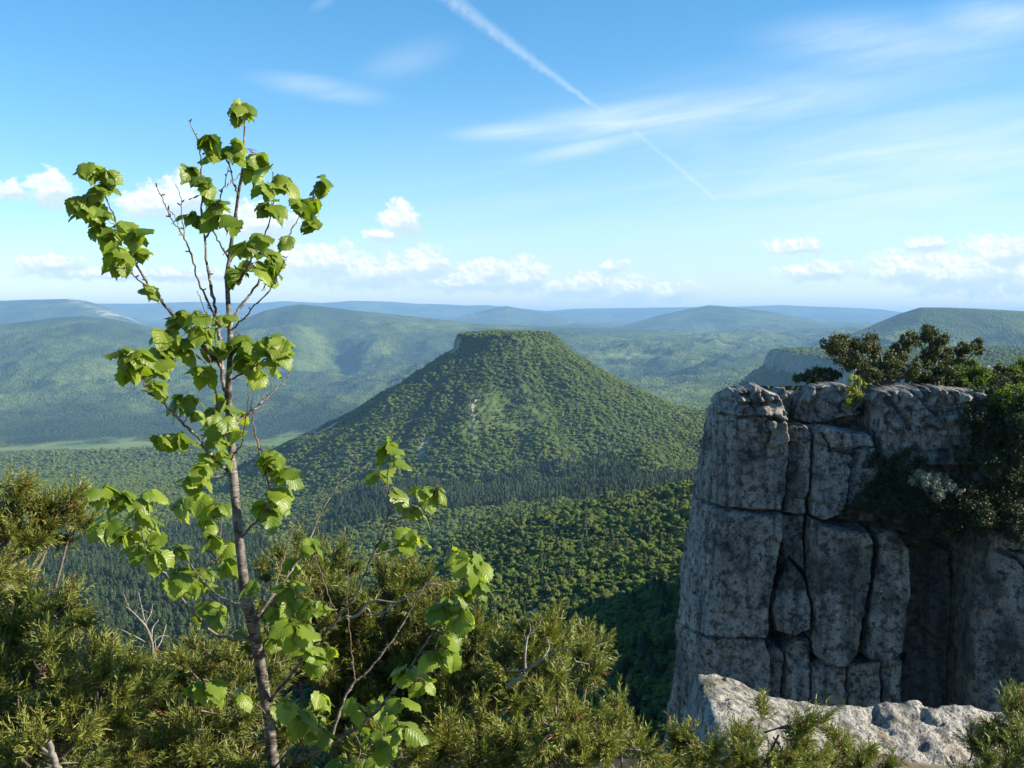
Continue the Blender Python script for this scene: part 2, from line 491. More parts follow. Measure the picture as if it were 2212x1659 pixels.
# ------------------------------------------------------------------ terrain heights
T_Y = np.array([25, 60, 150, 250, 400, 600, 750, 900, 1100, 1300, 1600, 2000, 2600, 3300, 4500, 6000, 8000, 11000, 16000, 25000, 32000], float)
T_P = np.array([-900, 0, 300, 600, 900, 1200, 1500, 1800, 2212, 3100], float)
_t = [
    [3600, 2600, 1950, 1700, 1500, 1340, 1270, 1220, 1150, 1105, 1065, 1032, 996, 966, 876, 800, 745, 715, 700, 696, 696],
    [3600, 2600, 1950, 1700, 1500, 1335, 1262, 1212, 1150, 1105, 1065, 1032, 996, 966, 872, 795, 740, 712, 700, 696, 696],
    [3600, 2600, 1950, 1700, 1500, 1335, 1262, 1212, 1150, 1108, 1062, 1030, 993, 963, 872, 795, 740, 712, 700, 696, 696],
    [3600, 2600, 1950, 1700, 1500, 1340, 1262, 1204, 1135, 1085, 1038, 1014, 986, 959, 872, 795, 735, 712, 700, 696, 696],
    [3600, 2600, 1950, 1680, 1470, 1290, 1196, 1150, 1080, 1032, 1006, 985, 955, 915, 850, 788, 735, 712, 700, 696, 696],
    [3600, 2600, 1950, 1640, 1410, 1210, 1092, 1112, 1075, 1030, 996, 975, 940, 890, 838, 785, 732, 710, 700, 696, 696],
    [3600, 2600, 1950, 1600, 1330, 1135, 1048, 1076, 1050, 1012, 985, 960, 920, 880, 828, 785, 735, 712, 700, 696, 696],
    [3600, 2600, 1930, 1560, 1280, 1090, 1010, 1040, 1030, 1005, 980, 955, 915, 872, 820, 780, 735, 712, 700, 696, 696],
    [3600, 2600, 1900, 1540, 1260, 1080, 1000, 1030, 1025, 1000, 975, 950, 910, 860, 810, 775, 735, 712, 700, 696, 696],
    [3600, 2600, 1900, 1540, 1260, 1080, 1000, 1030, 1025, 1000, 975, 950, 910, 860, 810, 775, 735, 712, 700, 696, 696]]
T_S = -slope_v(np.array(_t, float))           # height / forward distance

def pchip_cols(xk, Yk, x):
    """monotone cubic interpolation along axis 1 of Yk at positions x (returns rows x len(x))"""
    h = np.diff(xk); d = np.diff(Yk, axis=1) / h
    m = np.zeros_like(Yk)
    w1 = 2 * h[1:] + h[:-1]; w2 = h[1:] + 2 * h[:-1]
    with np.errstate(divide='ignore', invalid='ignore'):
        mm = (w1 + w2) / (w1 / d[:, :-1] + w2 / d[:, 1:])
    mm[(d[:, :-1] * d[:, 1:]) <= 0] = 0
    m[:, 1:-1] = mm; m[:, 0] = d[:, 0]; m[:, -1] = d[:, -1]
    i = np.clip(np.searchsorted(xk, x) - 1, 0, len(xk) - 2)
    t = (x - xk[i]) / h[i]
    return (Yk[:, i] * (1 + 2 * t) * (1 - t) ** 2 + m[:, i] * h[i] * t * (1 - t) ** 2
            + Yk[:, i + 1] * t * t * (3 - 2 * t) + m[:, i + 1] * h[i] * t * t * (t - 1))

_LY = np.linspace(math.log(25), math.log(32000), 700)
_tab = pchip_cols(np.log(T_Y), T_S * T_Y, np.clip(_LY, math.log(25), math.log(32000)))   # px cols x 700 heights
_PX = np.linspace(-900, 3100, 500)
_tab2 = pchip_cols(T_P, np.ascontiguousarray(_tab.T), _PX)                              # 700 x 500

def base_height(u, y):
    a = np.clip((np.log(np.maximum(y, 25)) - _LY[0]) / (_LY[1] - _LY[0]), 0, 698.999)
    b = np.clip((u - _PX[0]) / (_PX[1] - _PX[0]), 0, 498.999)
    i, j = a.astype(int), b.astype(int); fa, fb_ = a - i, b - j
    return ((_tab2[i, j] * (1 - fa) + _tab2[i + 1, j] * fa) * (1 - fb_) + (_tab2[i, j + 1] * (1 - fa) + _tab2[i + 1, j + 1] * fa) * fb_)

RIDGES = [  # forward distance, front depth, back depth, skyline
    (6800, 2400, 1500, [(-900, 715), (-300, 705), (0, 702), (60, 694), (130, 686), (180, 683), (250, 690), (340, 710), (430, 735), (520, 765), (620, 800)]),
    (8000, 2600, 1800, [(360, 780), (450, 735), (520, 692), (570, 672), (620, 661), (655, 657), (700, 662), (760, 670), (860, 680), (1000, 695), (1150, 704), (1300, 709), (1450, 716), (1600, 728), (1700, 750)]),
    (12000, 2800, 2000, [(-900, 655), (-300, 650), (0, 650), (60, 647), (150, 645), (190, 650), (230, 662), (280, 685), (340, 712)]),
    (11500, 2600, 2000, [(1240, 722), (1360, 700), (1420, 682), (1480, 668), (1530, 659), (1570, 662), (1620, 668), (1660, 672), (1750, 690), (1880, 720)]),
    (14500, 2200, 2000, [(930, 704), (1020, 676), (1070, 664), (1095, 661), (1130, 668), (1180, 677), (1270, 700)]),
    (19000, 3500, 4000, [(-900, 655), (0, 655), (300, 656), (420, 652), (560, 655), (610, 650), (700, 654), (760, 650), (850, 652), (900, 656), (960, 657), (1010, 660), (1055, 659), (1140, 668), (1180, 672), (1240, 667), (1300, 666), (1450, 664), (1600, 662), (1690, 659), (1750, 662), (1850, 665), (1900, 668), (1950, 675), (2212, 680), (3100, 688)]),
    (5200, 1500, 1500, [(1700, 800), (1760, 755), (1800, 738), (1850, 716), (1900, 695), (1940, 678), (1985, 664), (2040, 664), (2120, 667), (2212, 672), (2500, 685), (3100, 710)]),
    (3600, 900, 900, [(2020, 830), (2080, 785), (2130, 770), (2180, 762), (2212, 760), (2600, 745), (3100, 740)]),
]
TABLE_POLY = np.array([(708, 2900), (690, 2650), (664, 2400), (645, 2139), (630, 1950), (1500, 1800), (2400, 2500), (2200, 3000), (1200, 3050)], float)

def poly_sd(px, py, poly):
    """signed distance to a polygon, positive inside"""
    d = np.full(px.shape, 1e9); ins = np.zeros(px.shape, bool)
    n = len(poly)
    for i in range(n):
        ax, ay = poly[i]; bx, by = poly[(i + 1) % n]
        ex, ey = bx - ax, by - ay
        t = np.clip(((px - ax) * ex + (py - ay) * ey) / (ex * ex + ey * ey + 1e-12), 0, 1)
        d = np.minimum(d, np.hypot(px - ax - t * ex, py - ay - t * ey))
        c = ((ay > py) != (by > py)) & (px < ex * (py - ay) / (ey if abs(ey) > 1e-12 else 1e-12) + ax)
        ins ^= c
    return np.where(ins, d, -d)

def sstep(x, a, b):
    t = np.clip((x - a) / (b - a), 0, 1)
    return t * t * (3 - 2 * t)

MX, MY = -12.0, 1620.0           # centre of the flat-topped hill

def hill_height(x, y):
    dx, dy = x - MX, y - MY
    ang = np.arctan2(dy, dx)
    rho = np.hypot(dx, dy * np.where(dy > 0, 0.75, 1.0))
    wob = fbm(np.cos(ang) * 1.6 + 3, np.sin(ang) * 1.6 + 5, rho / 260, 4) 
    rr = rho * (1 + 0.15 * wob * sstep(rho, 40, 160))
    right = 0.5 + 0.5 * np.cos(ang)
    left = 0.5 - 0.5 * np.cos(ang)
    zl = np.interp(rr, [0, 40, 70, 76, 80, 113, 169, 240, 331, 420, 560, 800], [-15, -16, -19, -24, -42, -63, -101, -143, -188, -228, -310, -900])
    zr = np.interp(rr, [0, 40, 74, 84, 101, 183, 254, 314, 400, 520, 620, 800], [-15, -16, -18, -26, -43, -92, -125, -148, -184, -232, -330, -900])
    k = sstep(right, 0.15, 0.75)
    z = zl * (1 - k) + zr * k
    gul = fbm(ang * 3.2 + 1.5, rr / 320.0, 2.0, 4, ridged=True)
    z = z + (gul - 0.3) * 10.0 * sstep(rr, 85, 200) + fbm(x / 30, y / 30, 1.0, 3) * 2.0 * sstep(rr, 60, 110)
    return z - 5.0

def height(x, y, detail=True):
    u = 1106 + FOC * x / np.maximum(y, 1)
    z = base_height(u, y)
    w1, w2 = fbm(x / 2600, y / 2600, 0.3, 4), fbm(x / 1100 + 9, y / 1100 + 3, 0.7, 5, ridged=True)
    w3 = fbm(x / 420 + 4, y / 420 + 8, 0.2, 4, ridged=True)
    amp = sstep(y, 2500, 4500)
    floor_ = np.exp(-((y - 3350) / 450) ** 2) * sstep(u, 1000, 700)
    a_mid = np.clip(y, 0, 6500) * 0.017 * (1 - 0.5 * sstep(y, 7000, 10000))
    z = z + amp * (1 - floor_) * (a_mid * (w2 - 0.25) + a_mid * 0.6 * w1 + a_mid * 0.6 * (w3 - 0.3))
    z = z + 38 * np.exp(-((x + 760) / 420) ** 2 - ((y - 2420) / 170) ** 2) + 16 * np.exp(-((x + 1250) / 300) ** 2 - ((y - 2750) / 150) ** 2)
    near = sstep(y, 120, 400) * (1 - amp) 
    z = z + near * (fbm(x / 170, y / 170, 0.4, 4) * 12 + fbm(x / 60, y / 60, 0.9, 3) * 6.0 * (1 - 0.5 * sstep(y, 800, 1400))) * (1 - 0.8 * floor_)
    for yc, lf, lb, sk in RIDGES:
        sk = np.array(sk, float)
        act = (u > sk[0, 0] - 2) & (u < sk[-1, 0] + 2) & (y > yc - lf * 1.35 - 300) & (y < yc + lb * 1.35 + 300)
        if not act.any():
            continue
        x_all, y_all, u_all, z_all = x, y, u, z
        x, y, u, z = x[act], y[act], u[act], z[act]
        crest = -np.tan(PITCH + np.arctan((np.interp(u, sk[:, 0], sk[:, 1]) - 829.5) / FOC)) * yc
        inside = sstep(u, sk[0, 0] - 1, sk[0, 0] + 60) * (1 - sstep(u, sk[-1, 0] - 60, sk[-1, 0] + 1))
        dyc = y - yc - 260 * fbm(x / 1500, x * 0 + yc / 100, 0.1, 3) * (yc / 8000)
        t = np.where(dyc < 0, -dyc / lf, dyc / lb)
        t = t * (1 + 0.30 * fbm(x / (0.10 * yc), y / (0.16 * yc), 0.5, 4) * np.clip(t * 3, 0, 1))
        sh = np.where(t < 1, 0.5 + 0.5 * np.cos(np.pi * np.clip(t, 0, 1)), 0)
        gul = fbm(x / (0.075 * yc), y / (0.2 * yc), yc * 0.01, 4, ridged=True)
        sh = sh - 0.22 * (0.5 - 0.5 * gul) * np.sin(np.pi * np.clip(t, 0, 1)) * (t < 1)
        z = np.maximum(z, z + (crest - z) * sh * inside)
        z_all = z_all.copy(); z_all[act] = z
        x, y, u, z = x_all, y_all, u_all, z_all
    # hollow whose right wall lies in shade
    hx0, hy0 = (700 - 1106) / FOC * 7300, 7300.0
    hx1, hy1 = (757 - 1106) / FOC * 5300, 5300.0
    ex, ey = hx1 - hx0, hy1 - hy0
    tt = np.clip(((x - hx0) * ex + (y - hy0) * ey) / (ex * ex + ey * ey), 0, 1)
    dd = np.hypot(x - hx0 - tt * ex, y - hy0 - tt * ey)
    z = z - 130 * np.exp(-(dd / 150) ** 2) * np.sin(np.pi * np.clip(tt, 0.02, 0.98))
    # second flat-topped hill at the right with a pale rock band
    jag = 22 * fbm(x / 90, y / 90, 0.6, 4)
    d = -poly_sd(x, y, TABLE_POLY) + jag * 0.6
    zt = np.interp(d, [-400, -30, 0, 5, 12, 50, 120, 180, 400, 700], [-74, -82, -84, -94, -127, -156, -214, -264, -430, -600])
    sel = (y > 1500) & (y < 4200)
    z = np.where(sel, np.maximum(z, zt), z)
    return z

# ------------------------------------------------------------------ terrain meshes
UU = np.linspace(-0.95, 0.95, 900)
UU = np.sign(UU) * np.abs(UU) ** 1.15 / (0.95 ** 0.15)

def zone_masks(x, y, z):
    """where pines, meadow and bare rock lie, from ground position"""
    u = 1106 + FOC * x / np.maximum(y, 1)
    pyy = 690 - z / np.maximum(y, 1) * FOC
    n1 = fbm(x / 160, y / 160, 3.3, 4)
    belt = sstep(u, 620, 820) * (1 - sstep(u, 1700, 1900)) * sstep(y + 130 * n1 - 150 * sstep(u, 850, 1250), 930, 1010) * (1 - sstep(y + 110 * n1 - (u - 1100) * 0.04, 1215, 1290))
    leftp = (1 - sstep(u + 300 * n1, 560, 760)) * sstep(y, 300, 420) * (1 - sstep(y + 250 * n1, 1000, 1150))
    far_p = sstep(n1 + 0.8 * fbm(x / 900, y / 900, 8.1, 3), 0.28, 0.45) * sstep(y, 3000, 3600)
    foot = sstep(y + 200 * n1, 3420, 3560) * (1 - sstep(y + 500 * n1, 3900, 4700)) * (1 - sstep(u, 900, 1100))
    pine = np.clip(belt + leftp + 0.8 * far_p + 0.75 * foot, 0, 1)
    mea = sstep(y + 330 * n1 - 120 * np.sin(x / 260.0), 2960, 3080) * (1 - sstep(y + 420 * n1 + 90 * np.sin(x / 410.0), 3280, 3420)) * (1 - sstep(u, 640, 800))
    fx, fy = (u - 1360) / 62, (pyy - 769) / 7
    mea = np.maximum(mea, (1 - sstep(np.hypot(fx, fy), 0.8, 1.0)) * (y > 3000) * (y < 9000))
    n4 = fbm(x / 420, y / 300, 6.1, 4)
    mea = np.maximum(mea, 0.55 * sstep(n4, 0.42, 0.55) * sstep(y, 4200, 5200) * (1 - sstep(y, 10500, 11500)))
    mea = np.maximum(mea, 0.9 * sstep(fbm(x / 500, y / 800, 2.1, 3), 0.38, 0.5) * sstep(y, 8600, 9500) * (1 - sstep(y, 11000, 12000)) * sstep(u, 1500, 1700))
    rock = np.zeros_like(x)
    n2 = fbm(x / 60, y / 60, 1.3, 4)
    big = (np.abs(y - 11700) < 1300) & (u > 150) & (u < 300)
    rock = np.where(big, 0.8 * sstep(fbm(x / 70, z / 200, 5.5, 4) + 0.1 - np.abs(pyy - (660 + (u - 190) * 0.36)) / 30, -0.05, 0.2), rock)
    wh = (np.abs(y - 14000) < 2500) & (u > 930) & (u < 1040)
    rock = np.where(wh, 0.7 * sstep(fbm(x / 160, z / 90, 2.2, 4), 0.25, 0.4), rock)
    d = -poly_sd(x, y, TABLE_POLY)
    rock = np.where((d > -8) & (d < 60) & (y < 3000), 0.5 * sstep(n2 + 0.5 - np.maximum(d - 12, 0) / 12, 0.0, 0.3), rock)
    # pale tracks and quarry scars in the valley at the left
    for (ua, ya), (ub, yb), wdt in [((300, 2560), (415, 2480), 9), ((265, 1900), (345, 1980), 6), ((60, 2150), (180, 2230), 4), ((545, 1480), (640, 1430), 7)]:
        xa, xb = (ua - 1106) / FOC * ya, (ub - 1106) / FOC * yb
        ex, ey = xb - xa, yb - ya
        t = np.clip(((x - xa) * ex + (y - ya) * ey) / (ex * ex + ey * ey), 0, 1)
        dd = np.hypot(x - xa - t * ex, (y - ya - t * ey) * 0.6) + 7 * n2
        rock = np.maximum(rock, 0.9 * (1 - sstep(dd, wdt * 0.5, wdt)))
    # bare limestone steps low on the shaded slope under the cliff
    for (ua, ya), (ub, yb), wdt in [((1110, 470), (1190, 500), 3.0), ((1210, 520), (1275, 545), 2.6), ((1290, 330), (1330, 345), 2.0)]:
        xa, xb = (ua - 1106) / FOC * ya, (ub - 1106) / FOC * yb
        ex, ey = xb - xa, yb - ya
        t = np.clip(((x - xa) * ex + (y - ya) * ey) / (ex * ex + ey * ey), 0, 1)
        rock = np.maximum(rock, 1 - sstep(np.hypot(x - xa - t * ex, y - ya - t * ey) + 2 * n2, wdt * 0.6, wdt * 1.3))
    return np.clip(pine, 0, 1), np.clip(mea, 0, 1), np.clip(rock, 0, 1)

def terrain(name, y0, y1, n):
    ys = np.exp(np.linspace(math.log(y0), math.log(y1), n))
    Yg, Ug = np.meshgrid(ys, UU, indexing='ij')
    Xg = Yg * Ug
    Z = height(Xg, Yg)
    pine, mea, rock = zone_masks(Xg, Yg, Z)
    me = make_mesh(name, np.stack([Xg, Yg, Z], -1).reshape(-1, 3), grid_faces(n, len(UU)), M_TERR, True,
                   {'pine': ('FLOAT', pine), 'meadow': ('FLOAT', mea), 'rock': ('FLOAT', rock)})
    return tag(link(name, me), kind='structure')

terrain('valley_terrain', 24, 3000, 460)
terrain('wooded_hills', 3000, 9400, 380)
terrain('far_mountains', 9400, 31000, 330)

# flat-topped hill
def clearing(x, y):
    u = 1106 + FOC * x / y
    return (sstep(u, 985, 1015) * (1 - sstep(u + 14 * fbm(x / 25, y / 25, .2, 3), 1165, 1200)) * sstep(y + 26 * fbm(x / 30, y / 30, .5, 3), 1335, 1350)
            * (1 - sstep(y + 34 * fbm(x / 30, y / 30, 1.5, 3), 1425, 1452)))

hx = np.linspace(MX - 560, MX + 600, 370); hy = np.linspace(MY - 520, MY + 420, 300)
Yh, Xh = np.meshgrid(hy, hx, indexing='ij')
Zh = hill_height(Xh, Yh)
uh = 1106 + FOC * Xh / Yh
rk = np.zeros_like(Xh)
nn = fbm(Xh / 40, Yh / 40, 4.4, 4)
rk = np.maximum(rk, sstep(nn + 0.2 * fbm(Xh / 9, Yh / 9, 2., 3), 0.16, 0.3) * (1 - sstep(uh, 760, 840)) * sstep(Zh, -212, -190))
for (ua, ya), (ub, yb), wdt in [((905, 1330), (925, 1375), 6), ((660, 1520), (735, 1560), 11), ((850, 1590), (880, 1600), 8)]:
    xa, xb = (ua - 1106) / FOC * ya, (ub - 1106) / FOC * yb
    ex, ey = xb - xa, yb - ya
    t = np.clip(((Xh - xa) * ex + (Yh - ya) * ey) / (ex * ex + ey * ey), 0, 1)
    rk = np.maximum(rk, 0.6 - 0.6 * sstep(np.hypot(Xh - xa - t * ex, Yh - ya - t * ey) + 6 * nn, wdt * 0.5, wdt))
rim = np.hypot(Xh - MX, Yh - MY)
rk = np.maximum(rk, sstep(rim, 72, 75) * (1 - sstep(rim, 84, 92)) * ((MX - Xh) > 0.86 * rim) * 0.55)
path = 1 - sstep(np.abs(uh - (1022 + 4 * np.sin(Yh / 9))) + 2.0 * nn, 1.6, 3.4)
path *= sstep(Yh, 1325, 1335) * (1 - sstep(Yh, 1440, 1455))
rk = np.maximum(rk, path * 0.55)
me = make_mesh('hill', np.stack([Xh, Yh, Zh], -1).reshape(-1, 3), grid_faces(*Xh.shape), M_TERR, True,
               {'pine': ('FLOAT', np.zeros(Xh.size)), 'meadow': ('FLOAT', 0.3 * clearing(Xh, Yh) * (1 - path)), 'rock': ('FLOAT', rk)})
tag(link('hill', me), kind='structure')

def ground_z(x, y):
    return np.maximum(height(x, y), hill_height(x, y))

# ------------------------------------------------------------------ tree shapes
def leaf_cards(centres, normals, size, rng, fold=0.0):
    """one small quad per centre, facing its normal"""
    n = len(centres)
    nrm = normals / (np.linalg.norm(normals, axis=1)[:, None] + 1e-9)
    r = rng.normal(size=(n, 3))
    a = np.cross(nrm, r); a /= np.linalg.norm(a, axis=1)[:, None] + 1e-9
    b = np.cross(nrm, a)
    s = (size * rng.uniform(0.7, 1.3, n))[:, None]
    asp = rng.uniform(0.6, 1.0, n)[:, None]
    v = np.stack([centres - a * s, centres - b * s * asp, centres + a * s, centres + b * s * asp], 1)
    v = v + nrm[:, None, :] * (rng.normal(size=(n, 4, 1)) * s[:, None] * 0.15)
    f = np.arange(n * 4).reshape(n, 4)
    return v.reshape(-1, 3), f

def crown_cards(rng, n, size, lobes, squash=0.8, zc=1.0, jit=0.55):
    """leaf cards spread over a heap of lobes: unit-size crown"""
    k = rng.integers(0, len(lobes), n)
    L = lobes[k]
    d = rng.normal(size=(n, 3)); d /= np.linalg.norm(d, axis=1)[:, None]
    d[:, 2] = np.where(d[:, 2] < -0.35, -d[:, 2], d[:, 2])
    rad = L[:, 3] * rng.uniform(0.72, 1.06, n)
    c = L[:, :3] + d * rad[:, None] * np.array([1, 1, squash])
    nn_ = d + rng.normal(size=(n, 3)) * jit
    return leaf_cards(c, nn_, size, rng)

def tube(points, radii, sides=6, cap=True):
    P = np.asarray(points, float); R = np.asarray(radii, float)
    n = len(P)
    T = np.gradient(P, axis=0); T /= np.linalg.norm(T, axis=1)[:, None] + 1e-12
    ref = np.array([0.13, 1.0, 0.21]) if abs(T[0, 1]) < 0.9 else np.array([1.0, 0.1, 0.2])
    A = np.cross(T, ref); A /= np.linalg.norm(A, axis=1)[:, None] + 1e-12
    B = np.cross(T, A)
    th = np.linspace(0, 2 * np.pi, sides, endpoint=False)
    V = (P[:, None, :] + (A[:, None, :] * np.cos(th)[None, :, None] + B[:, None, :] * np.sin(th)[None, :, None]) * R[:, None, None]).reshape(-1, 3)
    i = np.arange(n - 1)[:, None] * sides; j = np.arange(sides)[None, :]; j2 = (j + 1) % sides
    F = np.stack([i + j, i + j2, i + sides + j2, i + sides + j], -1).reshape(-1, 4)
    along = np.repeat(np.concatenate([[0], np.cumsum(np.linalg.norm(np.diff(P, axis=0), axis=1))]), sides)
    return V, F, along

def join(parts):
    vs, fs, al, o = [], [], [], 0
    for v, f, a in parts:
        vs.append(v); fs.append(f + o); al.append(a); o += len(v)
    return np.concatenate(vs), np.concatenate(fs), np.concatenate(al)

def smooth_path(pts, n=6):
    P = np.asarray(pts, float)
    if len(P) < 3:
        t = np.linspace(0, 1, n + 1)[:, None]
        return P[0] * (1 - t) + P[-1] * t
    Q = np.vstack([2 * P[0] - P[1], P, 2 * P[-1] - P[-2]])
    out = []
    for i in range(1, len(Q) - 2):
        t = np.linspace(0, 1, n, endpoint=False)[:, None]
        p0, p1, p2, p3 = Q[i - 1], Q[i], Q[i + 1], Q[i + 2]
        out.append(0.5 * (2 * p1 + (p2 - p0) * t + (2 * p0 - 5 * p1 + 4 * p2 - p3) * t ** 2 + (3 * p1 - p0 - 3 * p2 + p3) * t ** 3))
    return np.vstack(out + [P[-1:]])

def broad_lobes(rng, n=7, spread=0.55):
    L = np.zeros((n, 4))
    L[:, 0] = rng.normal(size=n) * spread * 0.6; L[:, 1] = rng.normal(size=n) * spread * 0.6
    L[:, 2] = rng.uniform(0.55, 1.25, n)
    L[:, 3] = rng.uniform(0.32, 0.55, n)
    return L

def ico(sub):
    import bmesh
    bm = bmesh.new()
    bmesh.ops.create_icosphere(bm, subdivisions=sub, radius=1.0)
    v = np.array([q.co[:] for q in bm.verts]); f = np.array([[q.index for q in p.verts] for p in bm.faces])
    bm.free()
    return v, f
ICO2, ICO3 = ico(2), ico(3)

def broad_tree(rng, cards, size, base=None):
    """broadleaf crown about 2 wide and 2 high: lumpy heaps of leaves with loose leaf tufts over them; trunk hidden below"""
    n = rng.integers(6, 9)
    L = [[0, 0, 0.75, 0.68]]
    for k in range(n):
        th = 2 * np.pi * k / n + rng.normal() * 0.4
        rr = rng.uniform(0.30, 0.62)
        L.append([math.cos(th) * rr, math.sin(th) * rr, rng.uniform(0.45, 1.25), rng.uniform(0.28, 0.46)])
    L = np.array(L)
    iv, if_ = base or ICO2
    vs, fs, o = [], [], 0
    for x, y, z, r in L:
        q = rng.uniform(0, 50)
        d = 1 + 0.30 * perlin(iv[:, 0] * 2.1 + q, iv[:, 1] * 2.1, iv[:, 2] * 2.1) + 0.22 * perlin(iv[:, 0] * 5 + q, iv[:, 1] * 5, iv[:, 2] * 5) + 0.05 * rng.normal(size=len(iv))
        vs.append(iv * (d * r)[:, None] * np.array([1, 1, 0.85]) + np.array([x, y, z])); fs.append(if_ + o); o += len(iv)
    v, f = crown_cards(rng, cards, size, L, 0.85, jit=0.4)
    f3 = np.concatenate([f[:, [0, 1, 2]], f[:, [0, 2, 3]]])
    return np.concatenate(vs + [v]), np.concatenate(fs + [f3 + o])

def pine_tree_mesh(rng, cards, size):
    n = cards
    h = rng.uniform(0.12, 1.0, n) ** 0.9
    lay = np.round(h * 9) / 9 + rng.normal(size=n) * 0.02
    rad = 0.46 * (1.04 - lay) ** 0.55 * rng.uniform(0.25, 1.0, n) ** 0.5 + 0.02
    th = rng.uniform(0, 2 * np.pi, n)
    c = np.stack([np.cos(th) * rad, np.sin(th) * rad, lay * 1.9 + 0.15], 1)
    nr = np.stack([np.cos(th), np.sin(th), np.full(n, 0.9)], 1) + rng.normal(size=(n, 3)) * 0.45
    return leaf_cards(c, nr, size, rng)

# ------------------------------------------------------------------ woods: one object each, trees instanced on its own points
def wood(name, pts, scale, rotz, protos, mats, label_kind='stuff'):
    """pts (n,3) tree feet; protos: list of (verts, faces); the object's mesh carries the feet and the tree shapes"""
    vs = [pts]; fs = []; pid = [np.zeros(len(pts))]; mi = []
    o = len(pts)
    for k, (v, f) in enumerate(protos):
        vs.append(v); fs.append(f + o); pid.append(np.full(len(v), k + 1)); o += len(v)
        mi.append(np.full(len(f), k % len(mats)))
    n0 = sum(len(v) for v, _ in protos)
    zer = np.zeros(n0)
    sc = np.concatenate([scale, np.ones((n0, 3))])
    rz = np.concatenate([np.stack([np.zeros(len(pts)), np.zeros(len(pts)), rotz], 1), np.zeros((n0, 3))])
    me = make_mesh(name, np.concatenate(vs), fs, mats, False,
                   {'shape_id': ('INT', np.concatenate(pid)), 'tree_scale': ('FLOAT_VECTOR', sc), 'tree_turn': ('FLOAT_VECTOR', rz)})
    me.polygons.foreach_set('material_index', np.concatenate(mi).astype(np.int32))
    ob = link(name, me)
    g = bpy.data.node_groups.new(name + '_scatter', 'GeometryNodeTree')
    g.interface.new_socket('Geometry', in_out='INPUT', socket_type='NodeSocketGeometry')
    g.interface.new_socket('Geometry', in_out='OUTPUT', socket_type='NodeSocketGeometry')
    nt = NT(g)
    gi, go = nt.n('NodeGroupInput'), nt.n('NodeGroupOutput')
    def named(nm, typ):
        nd = nt.n('GeometryNodeInputNamedAttribute', data_type=typ)
        nd.inputs['Name'].default_value = nm
        return [s for s in nd.outputs if s.enabled and s.name == 'Attribute'][0]
    ida = named('shape_id', 'INT')
    def pick(k):
        cmp_ = nt.n('FunctionNodeCompare', data_type='INT', operation='EQUAL')
        ins = [s for s in cmp_.inputs if s.enabled]
        nt.l(ida, ins[0]); ins[1].default_value = k
        sp = nt.n('GeometryNodeSeparateGeometry', domain='POINT')
        nt.l(gi.outputs[0], sp.inputs[0]); nt.l(cmp_.outputs[0], sp.inputs[1])
        return sp.outputs[0]
    jn = nt.n('GeometryNodeJoinGeometry')
    for k in range(len(protos)):
        ti = nt.n('GeometryNodeGeometryToInstance')
        nt.l(pick(k + 1), ti.inputs[0]); nt.l(ti.outputs[0], jn.inputs[0])
    ip = nt.n('GeometryNodeInstanceOnPoints')
    nt.l(pick(0), ip.inputs['Points']); nt.l(jn.outputs[0], ip.inputs['Instance'])
    ip.inputs['Pick Instance'].default_value = True
    rv = nt.n('FunctionNodeRandomValue', data_type='INT')
    ri = [s for s in rv.inputs if s.enabled]
    ri[0].default_value = 0; ri[1].default_value = len(protos) - 1
    nt.l([s for s in rv.outputs if s.enabled][0], ip.inputs['Instance Index'])
    e2r = nt.n('FunctionNodeEulerToRotation')
    nt.l(named('tree_turn', 'FLOAT_VECTOR'), e2r.inputs[0])
    nt.l(e2r.outputs[0], ip.inputs['Rotation'])
    nt.l(named('tree_scale', 'FLOAT_VECTOR'), ip.inputs['Scale'])
    nt.l(ip.outputs[0], go.inputs[0])
    md = ob.modifiers.new('scatter', 'NODES'); md.node_group = g
    return ob

r_ = np.random.default_rng(21)
def scatter(n, y0, y1, p0, p1):
    y = np.sqrt(r_.uniform(y0 ** 2, y1 ** 2, n))
    u = r_.uniform(p0, p1, n)
    return (u - 1106) / FOC * y, y, u

PLAT = np.array([(9.6, 47.6), (11.4, 56), (14, 70), (26, 130), (58, 300), (82, 400), (260, 440), (520, 380), (520, 20), (60, 34), (31, 42.5)], float)

def density(y):
    return np.where(y < 700, 1 / 20.0, np.where(y < 1500, 1 / 27.0, 1 / 60.0))

def fill(y0, y1, p0, p1, per):
    area = 0.5 * (y1 ** 2 - y0 ** 2) * (p1 - p0) / FOC
    return scatter(int(area * per), y0, y1, p0, p1)

